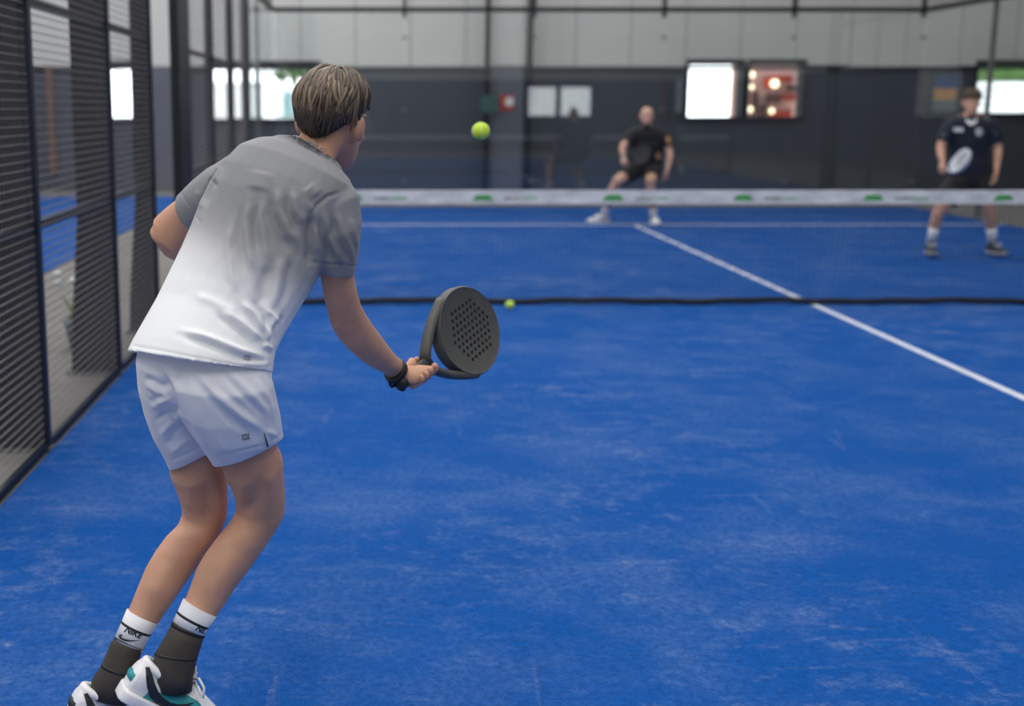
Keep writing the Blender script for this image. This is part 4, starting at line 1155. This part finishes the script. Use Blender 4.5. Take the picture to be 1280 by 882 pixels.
# --- socks
def sock_rings(rows, k=1.0):
    return MB().rings(loft_px(rows_scaled(rows, k, k), n=32))
sl_w = [(159, 761, 197.5, 779, 3.06, 3.055, .0425, .0425), (152.5, 777, 187.5, 794, 3.05, 3.045, .041, .041), (144, 796, 178.5, 811, 3.04, 3.035, .040, .040)]
sl_d = [(144.5, 795, 178.5, 810.5, 3.04, 3.035, .0395, .0395), (139, 802, 177, 816, 3.035, 3.03, .040, .040), (126, 832, 167, 845, 3.02, 3.015, .041, .044), (115, 849, 161, 862, 3.015, 3.01, .043, .05), (112, 868, 162, 880, 3.01, 3.00, .042, .055)]
sr_w = [(229.5, 748, 270.5, 770, 3.005, 3.0, .0425, .0425), (222, 765, 259.5, 785, 2.995, 2.99, .041, .041), (216.5, 776, 256, 794, 2.99, 2.985, .040, .040)]
sr_d = [(217, 775, 256, 793.5, 2.99, 2.985, .0395, .0395), (205, 797, 252, 806, 2.98, 2.975, .041, .041), (193, 817, 246, 825, 2.97, 2.965, .043, .048), (190, 838, 242, 845, 2.96, 2.96, .044, .055), (192, 858, 240, 862, 2.96, 2.96, .042, .055)]
def stripe(rowa, rowb, t0, t1, k=1.012):
    def mixr(t): return tuple(x + (y - x) * t for x, y in zip(rowa, rowb))
    return MB().rings(loft_px(rows_scaled([mixr(t0), mixr((t0 + t1) / 2), mixr(t1)], k, k), n=32))
def swoosh_text_decal(sockpart, bvh, cx, cy, ang, sc):
    ca, sa = math.cos(ang), math.sin(ang)
    f = lambda x, y: (cx + (x * ca + y * sa) * sc, cy + (x * sa - y * ca) * sc)
    t = text_outline('NIKE', .35); t.v = [(v[0] * .40, v[1] * .42 + .17, 0) for v in t.v]
    decal_ray('lettering', t, f, bvh, M['rubber'], sockpart, .0016)
    s2 = swoosh2d(); s2.v = [((v[0] - .52) * 1.15, v[1] * .95 - .26, 0) for v in s2.v]
    decal_ray('swoosh', s2, f, bvh, M['rubber'], sockpart, .0016)
for rw, rd, dec in ((sl_w, sl_d, (164.3, 794.3, .42, 26)), (sr_w, sr_d, (253, 792.5, .45, 25))):
    d_o = sock_rings(rd).build('sock', M['sock_dark'], p1, True)
    cuff = sock_rings(rw, 1.03).build('sock_cuff', M['sock_white'], d_o, True)
    stripe(rw[0], rw[1], .88, 1.06, 1.045).build('sock_stripe', M['rubber'], d_o, True)
    stripe(rd[0], rd[1], .02, .25, 1.04).build('sock_band', M['rubber'], d_o, True)
    # fabric ridge above the heel
    stripe(rd[1], rd[2], .86, .98, 1.02).build('sock_seam', M['rubber'], d_o, True)
    mbx = sock_rings(rw, 1.03)
    swoosh_text_decal(d_o, bvh_of(np.array(mbx.v), mbx.f), *dec)

# --- shoes
def shoe(target, yaw, pitch, s, parent, m_up=None, m_over=None, m_sole=None, m_heel=None, nm='shoe'):
    """trainer; local x = toe direction, z up, origin under the ankle"""
    Rm = Matrix.Rotation(math.radians(yaw), 4, 'Z') @ Matrix.Rotation(math.radians(pitch), 4, 'Y') @ Matrix.Scale(s, 4)
    Mx = Matrix.Translation(Vector(target) - Rm @ Vector((-.012, 0, .088))) @ Rm
    X = [-.082, -.076, -.060, -.030, .0, .035, .07, .105, .14, .175, .20, .212]
    W = [.018, .030, .036, .037, .037, .040, .044, .048, .049, .043, .028, .012]
    Zt = [.066, .090, .096, .082, .074, .080, .088, .076, .064, .056, .048, .036]
    lat = -1
    rs = []
    for x, w_, zt in zip(X, W, Zt):
        ring_ = []
        for k in range(20):
            t = 2 * math.pi * k / 20; c_, s_ = math.cos(t), math.sin(t)
            y = w_ * math.copysign(abs(c_) ** .75, c_) * (1 if s_ < 0 else 1 - .38 * s_ ** 2)
            z = (zt + .018) / 2 + (zt - .018) / 2 * math.copysign(abs(s_) ** .8, s_)
            ring_.append((x, y, z))
        rs.append(ring_)
    up = MB().rings(rs)
    pts = []
    for k in range(28):       # padded collar round the ankle opening
        t = 2 * math.pi * k / 28; c_, s_ = math.cos(t), math.sin(t)
        pts.append((-.014 + .053 * c_, .030 * s_, .084 + .009 * max(0, -c_) ** 1.5 + .014 * max(0, c_) ** 2))
    up.tube(pts, .0095, 9, closed=True)
    up.rings([[(.030 + .004 * q, yy * (1 - .12 * q), .076 + .016 * q + zz) for yy, zz in ((-.022, -.006), (.022, -.006), (.022, .006), (0, .010), (-.022, .006))] for q in range(4)])
    uc, un, uf = remesh(up, .0034, 3)
    bv = bvh_of(uc, uf)
    root = MB(); root.v = [tuple(v) for v in uc]; root.f = list(uf)
    so_ = root.xform(Mx).build(nm, m_up or M['shoe_white'], parent, True)
    # sole with heel lift
    sol = []
    for zz, k in ((.0, .94), (.004, 1.0), (.020, 1.05), (.026, 1.03), (.027, .9)):
        out = []
        for x, w_ in zip(X, W): out.append((x * 1.03, w_ * k + .002, zz + max(0, (x - .14)) * .22))
        for x, w_ in zip(X[::-1], W[::-1]): out.append((x * 1.03, -w_ * k - .002, zz + max(0, (x - .14)) * .22))
        sol.append(out)
    MB().rings(sol).xform(Mx).build('sole', m_sole or M['shoe_white'], so_, True)
    def lay(name, quad2d, m, side, lift=.0016):
        vs = []
        for x, z in quad2d.v and [(v[0], v[1]) for v in quad2d.v]:
            h = bv.ray_cast(Vector((x, .2 * side, z)), Vector((0, -side, 0)))
            p = h[0] + Vector((0, side * lift, 0)) if h[0] else Vector((x, .03 * side, z))
            vs.append(p)
        o = MB(); o.v = [tuple(v) for v in vs]; o.f = quad2d.f
        o.xform(Mx).build(name, m, so_)
    def band(xs, lo, hi): return strip2d([(x, h) for x, h in zip(xs, hi)], [(x, l) for x, l in zip(xs, lo)])
    for side in (-1, 1):
        xs = [-.040 + .011 * k for k in range(17)]
        if m_over: lay('overlay', band(xs, [.026] * 17, [.046 + .026 * min(1, max(0, (x + .040) / .08)) * (1 if x < .07 else max(.0, 1 - (x - .07) / .07)) for x in xs]), m_over, side)
        cl = [(-.066, .088, .004), (-.056, .076, .007), (-.042, .060, .009), (-.026, .046, .0105), (-.006, .037, .011), (.016, .036, .009), (.036, .044, .006), (.052, .056, .003), (.062, .066, .001)]
        tp, bt = [], []
        for q, (x, z, w_) in enumerate(cl):
            a_, b_ = cl[max(0, q - 1)], cl[min(len(cl) - 1, q + 1)]
            tx, tz = b_[0] - a_[0], b_[1] - a_[1]; L_ = math.hypot(tx, tz); nx, nz = -tz / L_, tx / L_
            tp.append((x + nx * w_, z + nz * w_)); bt.append((x - nx * w_, z - nz * w_))
        lay('swoosh', strip2d(tp, bt), M['shoe_black'], side, .003)
    # heel tab and laces
    MB().tube([(-.076, -.022, .052), (-.082, 0, .054), (-.076, .022, .052)], .007, 8, flat=1.6, nref=(0, 0, 1)).xform(Mx).build('heel_patch', m_heel or M['shoe_black'], so_, True)
    for q in range(5):
        x = .055 + .019 * q; z = .094 - .008 * q - .05 * max(0, q - 3) * .1
        MB().tube([(x - .006, -.026, z - .012), (x, -.012, z), (x, .012, z), (x - .006, .026, z - .012)], .0032, 6).xform(Mx).build('lace', M['shoe_white'], so_, True)
    for sg in (-1, 1):
        MB().tube([(.048, 0, .100), (.052, sg * .022, .112), (.066, sg * .040, .104), (.074, sg * .044, .086), (.066, sg * .030, .088), (.052, sg * .008, .100)], .0030, 6).xform(Mx).build('lace_loop', M['shoe_white'], so_, True)
    return so_
shoe(PK(208, 840, 2.97), 20, 34, 1.10, p1, None, M['shoe_teal'], None, M['shoe_teal'])
shoe(PK(133, 866, 3.02), 24, 22, 1.10, p1, None, M['shoe_teal'], None, M['shoe_black'])

# --- hair: cropped under-layer and swept locks from the crown
def hair_locks(H, s, parent, seed=4, n1=900, n2=260, m=None):
    r = random.Random(seed); m_hair = m or M['hair']
    C = Vector((0, -.004, .018)); RX, RY, RZ = .083, .104, .099
    def tmax(phi):   # how far from the crown the hair reaches, by direction (0 = forehead, 180 = nape)
        c_ = math.cos(phi)
        return math.radians(80 + (-6 * c_ if c_ > 0 else 50 * abs(c_) ** 1.3))
    def surf(phi, th, k): return C + Vector((RX * math.sin(th) * math.sin(phi), RY * math.sin(th) * math.cos(phi), RZ * math.cos(th))) * k
    V = []; Fc = []; T = []
    n = 48; m = 16
    for j in range(m + 1):
        for i in range(n):
            phi = 2 * math.pi * i / n; th = tmax(phi) * (j + .02) / m
            kk = 1.075 - .055 * (j / m) ** 3
            V.append(surf(phi, th, kk)); T.append(.34 - .3 * (j / m))
    for j in range(m):
        for i in range(n):
            Fc.append((j * n + i, j * n + (i + 1) % n, (j + 1) * n + (i + 1) % n, (j + 1) * n + i))
    def lock(phi0, th0, th1, lift, width, tone, swirl, curl):
        pts = []; N = 11
        for q in range(N):
            t = q / (N - 1); th = th0 + (th1 - th0) * t
            ph = phi0 + swirl * t + .05 * math.sin(6 * t + curl)
            k = 1.07 + lift * math.sin(math.pi * min(1, t * 1.05 + .12)) - .02 * t * t
            pts.append((surf(ph, th, k), t))
        for q, (p, t) in enumerate(pts):
            p0 = pts[max(0, q - 1)][0]; p1_ = pts[min(N - 1, q + 1)][0]; tg = (p1_ - p0).normalized()
            nr = (p - C); nr = (nr - tg * nr.dot(tg)).normalized(); sd = tg.cross(nr)
            w_ = width * (math.sin(math.pi * (0.12 + .80 * t)) ** .7); h_ = w_ * .62
            b = len(V)
            for k in range(6):
                a_ = 2 * math.pi * k / 6
                V.append(p + sd * math.cos(a_) * w_ + nr * math.sin(a_) * h_); T.append(min(1, max(0, tone + .14 * math.sin(a_) - .10 * t)))
            if q:
                for k in range(6): Fc.append((b - 6 + k, b - 6 + (k + 1) % 6, b + (k + 1) % 6, b + k))
        Fc.append(tuple(len(V) - 6 + k for k in range(6)))
    def side_(phi): return math.cos(phi) > -.75
    for i in range(n1):
        phi = r.uniform(0, 2 * math.pi); tm = tmax(phi)
        th0 = math.radians(r.uniform(2, 45)); th1 = min(th0 + math.radians(r.uniform(45, 80)), tm * r.uniform(.88, 1.06) if side_(phi) else tm * .86)
        side = abs(math.sin(phi))
        lock(phi, th0, th1, r.uniform(.02, .085) + .05 * side, r.uniform(.0024, .0056), r.uniform(.12, 1.0), r.uniform(-.35, .35), r.uniform(0, 6))
    for i in range(n2):
        phi = r.uniform(0, 2 * math.pi); tm = tmax(phi)
        th0 = tm * r.uniform(.55, .72); th1 = tm * r.uniform(.93, 1.0)
        lock(phi, th0, th1, r.uniform(.0, .02), r.uniform(.003, .0055), r.uniform(.02, .3), r.uniform(-.12, .12), r.uniform(0, 6))
    vs = np.array([tuple(H @ (Vector(p) * s)) for p in V])
    return part('hair', vs, Fc, m_hair, parent, {'tone': T})
hair_locks(H1, HS, p1)

# ------------------------------------------------------------------ the two players across the net
KD = 1.0
def tubes(mb, spec, n=16):
    """spec: list of ((px, py, d, radius), ...) chains"""
    for ch in spec: mb.tube([P(a, b, c_) for a, b, c_, _ in ch], [r_ for *_, r_ in ch], n)
    return mb
def decal_px(name, poly, bvh, m, parent, dd, lift=.006):
    mb = MB(); mb.v = [(x, y, 0) for x, y in poly]; mb.f = [tuple(range(len(poly)))]
    vs = []
    for p in mb.v:
        d_ = (P(p[0], p[1], dd) - CAM).normalized(); h = bvh.ray_cast(CAM, d_)
        if h[0] is None: h = bvh.find_nearest(P(p[0], p[1], dd))
        vs.append(h[0] - d_ * lift)
    vs2 = [v + (v - CAM).normalized() * .004 for v in vs]
    n = len(vs); o = MB(); o.v = [tuple(v) for v in vs + vs2]
    o.f = [tuple(range(n)), tuple(range(2 * n - 1, n - 1, -1))] + [(i, i + n, (i + 1) % n + n, (i + 1) % n) for i in range(n)]
    return o.build(name, m, parent)

def far_person(sp):
    g = ground(*sp['base'])
    root = empty('person', (g.x, g.y, 0), sp['label'], 'person')
    H = head_frame(P(*sp['head']), sp['yaw'], sp.get('pitch', 0), sp.get('roll', 0))
    b = MB()
    b.rings(loft_px(rows_scaled(sp['torso'], .90, .86)))
    tubes(b, sp['arms'] + sp['legs'] + sp['neck'])
    b.rings(loft_px(rows_scaled(sp['pelvis'], .9, .88)))
    b.join(head_solid(H, 1.0))
    co, nn, fs = remesh(b, .0075, 3)
    mb = MB(); mb.v = [tuple(c) for c in co]; mb.f = list(fs)
    for hnd in sp['hands']: mb.join(hnd)
    mb.build('body', sp['skin'], root, True)
    face_parts(H, root)
    t = MB().rings(loft_px(sp['torso'], hollow=(.05, .06)))
    for ch in sp['sleeves']:
        t.tube([P(a, c, d_) for a, c, d_, _ in ch], [r_ for *_, r_ in ch], 18)
    co, nn, fs = remesh(t, .008, 3); co = waves(co, nn, .012, 14, 5)
    shirt_ = part('shirt', co, fs, sp['m_shirt'], root); bvs = bvh_of(co, fs)
    t = MB().rings(loft_px(sp['pelvis']))
    tubes(t, sp['shorts'], 18)
    co, nn, fs = remesh(t, .008, 3); co = waves(co, nn, .010, 14, 6)
    part('shorts', co, fs, sp['m_shorts'], root)
    for ch in sp['socks']:
        tubes(MB(), [ch]).build('sock', M['sock_white'], root, True)
    for a in sp['shoes']: shoe(P(*a[0]), a[1], a[2], 1.08, root, *sp['m_shoes'])
    return root, H, shirt_, bvs

# bald player crouching on the service line
wl, wrr = P(779.5, 198, 16.86), P(834.5, 210, 16.9)
gB = P(782, 204, 16.80); axB = (P(806, 191, 16.66) - gB).normalized()
spB = dict(base=(785, 280), label='bald person in a black shirt and black shorts crouching beyond the net', head=(808.5, 145, 16.93), yaw=184, pitch=-6, roll=0, skin=M['skin_b'],
  torso=[(798, 158, 820, 158, 16.98, 16.98, .06, .06), (791, 161, 830, 161.5, 16.98, 16.98, .09, .09), (788, 167, 832, 168, 17.0, 17.0, .115, .11), (789, 179, 830, 180, 17.04, 17.04, .125, .12), (789, 193, 827, 194, 17.1, 17.1, .13, .12), (787, 207, 827, 207, 17.16, 17.16, .14, .13)],
  pelvis=[(789, 198, 826, 198, 17.12, 17.12, .12, .12), (787, 206, 827, 206, 17.16, 17.16, .135, .14), (786, 214, 828, 214, 17.17, 17.17, .12, .14)],
  neck=[((809, 161, 17.0, .062), (808.8, 153, 16.96, .058), (808.6, 148, 16.95, .055))],
  arms=[((793, 166, 17.0, .06), (786, 174, 16.97, .052), (779, 182, 16.94, .045), (777.8, 187, 16.91, .043), (778.8, 193, 16.88, .034), (779.5, 198, 16.86, .028)),
        ((827.5, 166, 17.0, .06), (833, 178, 16.98, .053), (837, 190, 16.96, .046), (837.5, 195, 16.94, .044), (836, 203, 16.92, .035), (834.5, 210, 16.9, .028))],
  sleeves=[((796, 166, 17.0, .085), (789, 170, 16.99, .082), (783, 178, 16.955, .074)), ((825, 166, 17.0, .085), (831, 171, 16.99, .082), (835.5, 182, 16.97, .074))],
  legs=[((798, 209, 17.16, .10), (783, 219, 16.98, .085), (771, 226, 16.86, .064), (767, 234, 16.92, .060), (763, 244, 17.04, .062), (758, 260, 17.24, .042), (756, 266, 17.3, .04)),
        ((816, 209, 17.16, .10), (815, 219, 16.95, .085), (813, 227, 16.80, .064), (813.5, 236, 16.85, .060), (814.5, 246, 16.93, .062), (816, 262, 17.05, .042), (816.5, 268, 17.1, .04))],
  shorts=[((800, 208, 17.17, .125), (789, 216, 17.05, .115), (779, 222, 16.94, .105)), ((815, 208, 17.17, .125), (815, 217, 17.0, .115), (814, 222, 16.9, .105))],
  socks=[((758.6, 258, 17.22, .048), (757, 263, 17.27, .046), (755.5, 268, 17.31, .044)), ((815.8, 260, 17.03, .048), (816.2, 265, 17.07, .046), (816.6, 270, 17.1, .044))],
  shoes=[((754.5, 269, 17.30), 197, 0, 0), ((817, 271.5, 17.08), 272, 0, 0)],
  m_shirt=M['black_cloth'], m_shorts=M['black_cloth'], m_shoes=(M['shoe_white'], None, M['shoe_white'], M['shoe_white']),
  hands=[hand_grip(wl, Vector((0, 0, -1)), gB, axB, Vector((-.6, -.5, .3)), Vector((.2, -.9, -.2)), .017, 1.05), hand_open(wrr, Vector((-.12, -.25, -1)), Vector((-1, .2, .1)), Vector((0, -1, 0)), 1.08, .5)])
pB, HBd, shB, bvB = far_person(spB)
tubes(MB(), [((779, 194.5, 16.875, .040), (779.5, 198, 16.86, .040))]).build('wristband', M['pot'], pB, True)
bm = MB(); V = []
for i, z in enumerate((-.128, -.118, -.10, -.082)):
    V.append([(w_ * math.cos(t), y_ + d__ * math.sin(t), z) for w_, y_, d__ in [((.024, .062, .030), (.042, .052, .055), (.056, .040, .068), (.060, .034, .070))[i]] for t in np.linspace(0, 2 * math.pi, 20, endpoint=False)])
bm.rings(V).xform(HBd).build('beard', M['hair_c'], pB, True)
decal_px('shirt_patch', [(833, 170), (837, 171), (838, 179), (834, 178)], bvB, M['poster_orange'], shB, 16.9)
decal_px('shirt_patch', [(820, 191), (825, 190), (826, 199), (821, 200)], bvB, M['poster_orange'], shB, 16.9)
racket('padel_racket', gB - axB * .075, axB, Vector((.3, 0, 1)), 'black padel racket held by the crouching bald person', M['charcoal_cloth'], M['charcoal_cloth'], False)

# dark-haired player with a pale racket
gC = P(1181, 213, 13.06); axC = (P(1196, 204, 12.90) - gC).normalized()
wl, wrr = P(1178.5, 205, 13.10), P(1245.5, 211, 13.12)
spC = dict(base=(1202, 321), label='person in a navy shirt and black shorts standing ready beyond the net', head=(1214, 127.5, 13.16), yaw=186, pitch=-4, roll=0, skin=M['skin_c'],
  torso=[(1203, 143, 1225, 143, 13.18, 13.18, .06, .06), (1192, 146, 1236, 147, 13.19, 13.19, .085, .085), (1187, 154, 1240, 155, 13.2, 13.2, .11, .11), (1187, 174, 1238, 175, 13.22, 13.22, .12, .115), (1187, 198, 1236, 198, 13.26, 13.26, .115, .11), (1185, 223, 1238, 223, 13.29, 13.29, .135, .13)],
  pelvis=[(1188, 212, 1235, 212, 13.27, 13.27, .12, .12), (1185, 222, 1238, 222, 13.29, 13.29, .13, .13), (1183, 233, 1239, 233, 13.29, 13.29, .12, .13)],
  neck=[((1214, 147, 13.19, .060), (1214, 138, 13.17, .056), (1214, 132, 13.17, .054))],
  arms=[((1191, 152, 13.2, .058), (1182, 168, 13.2, .050), (1176, 183, 13.2, .044), (1176, 188, 13.18, .043), (1177.5, 198, 13.13, .034), (1178.5, 205, 13.10, .027)),
        ((1237, 152, 13.2, .058), (1243, 169, 13.2, .050), (1247, 185, 13.2, .044), (1247.5, 190, 13.18, .043), (1246.5, 203, 13.15, .034), (1245.5, 211, 13.12, .027))],
  sleeves=[((1196, 153, 13.2, .088), (1188, 157, 13.2, .085), (1178.5, 176, 13.2, .074)), ((1232, 153, 13.2, .088), (1240, 157, 13.2, .085), (1246, 178, 13.2, .074))],
  legs=[((1198, 228, 13.29, .10), (1187, 242, 13.23, .088), (1177, 257, 13.16, .064), (1173, 266, 13.18, .060), (1170, 276, 13.21, .058), (1165, 296, 13.27, .042), (1163.5, 304, 13.29, .04)),
        ((1225, 228, 13.29, .10), (1231, 242, 13.23, .088), (1236, 257, 13.16, .064), (1237.5, 266, 13.18, .060), (1238.5, 276, 13.21, .058), (1239.5, 296, 13.27, .042), (1240, 304, 13.29, .04))],
  shorts=[((1200, 226, 13.29, .13), (1190, 238, 13.25, .125), (1183, 249, 13.2, .122)), ((1224, 226, 13.29, .13), (1230, 238, 13.25, .125), (1234, 249, 13.2, .122))],
  socks=[((1167.5, 284, 13.235, .053), (1166, 292, 13.255, .049), (1163.5, 304, 13.29, .047)), ((1239, 284, 13.235, .053), (1239.5, 292, 13.255, .049), (1240, 304, 13.29, .047))],
  shoes=[((1162.5, 305.5, 13.27), 256, 0, 0), ((1241, 305.5, 13.27), 276, 0, 0)],
  m_shirt=M['navy_cloth'], m_shorts=M['black_cloth'], m_shoes=(M['shoe_black'], None, M['shoe_grey'], M['shoe_black']),
  hands=[hand_grip(wl, Vector((0, 0, -1)), gC, axC, Vector((-.6, -.5, .3)), Vector((.2, -.9, -.2)), .017, 1.05), hand_open(wrr, Vector((-.10, -.2, -1)), Vector((-1, .2, .1)), Vector((0, -1, 0)), 1.08, .5)])
pC, HCc, shC, bvC = far_person(spC)
hair_locks(HCc, 1.10, pC, 9, 320, 120, M['hair_c'])
decal_px('collar', [(1206, 146), (1212, 151), (1217, 151), (1223, 146), (1221, 153), (1214, 157), (1208, 153)], bvC, M['sign_white'], shC, 13.1)
decal_px('chest_print', [(1192, 159), (1204, 159.5), (1204, 165), (1192, 164.5)], bvC, M['sign_white'], shC, 13.1)
decal_px('crest', [(1219, 161), (1226, 159), (1229, 165), (1226, 170), (1220, 169)], bvC, M['racket_pale'], shC, 13.1)
decal_px('shoulder_stripe', [(1190, 148), (1198, 147), (1186, 164), (1179, 172), (1178, 168)], bvC, M['grey_trim'], shC, 13.1)
decal_px('shoulder_stripe', [(1230, 147), (1237, 148), (1246, 164), (1246, 170), (1240, 162)], bvC, M['grey_trim'], shC, 13.1)
racket('padel_racket', gC - axC * .075, axC, Vector((.42, 0, 1)), 'pale grey padel racket held by the person in the navy shirt', M['racket_pale'], M['racket_pale'], True)
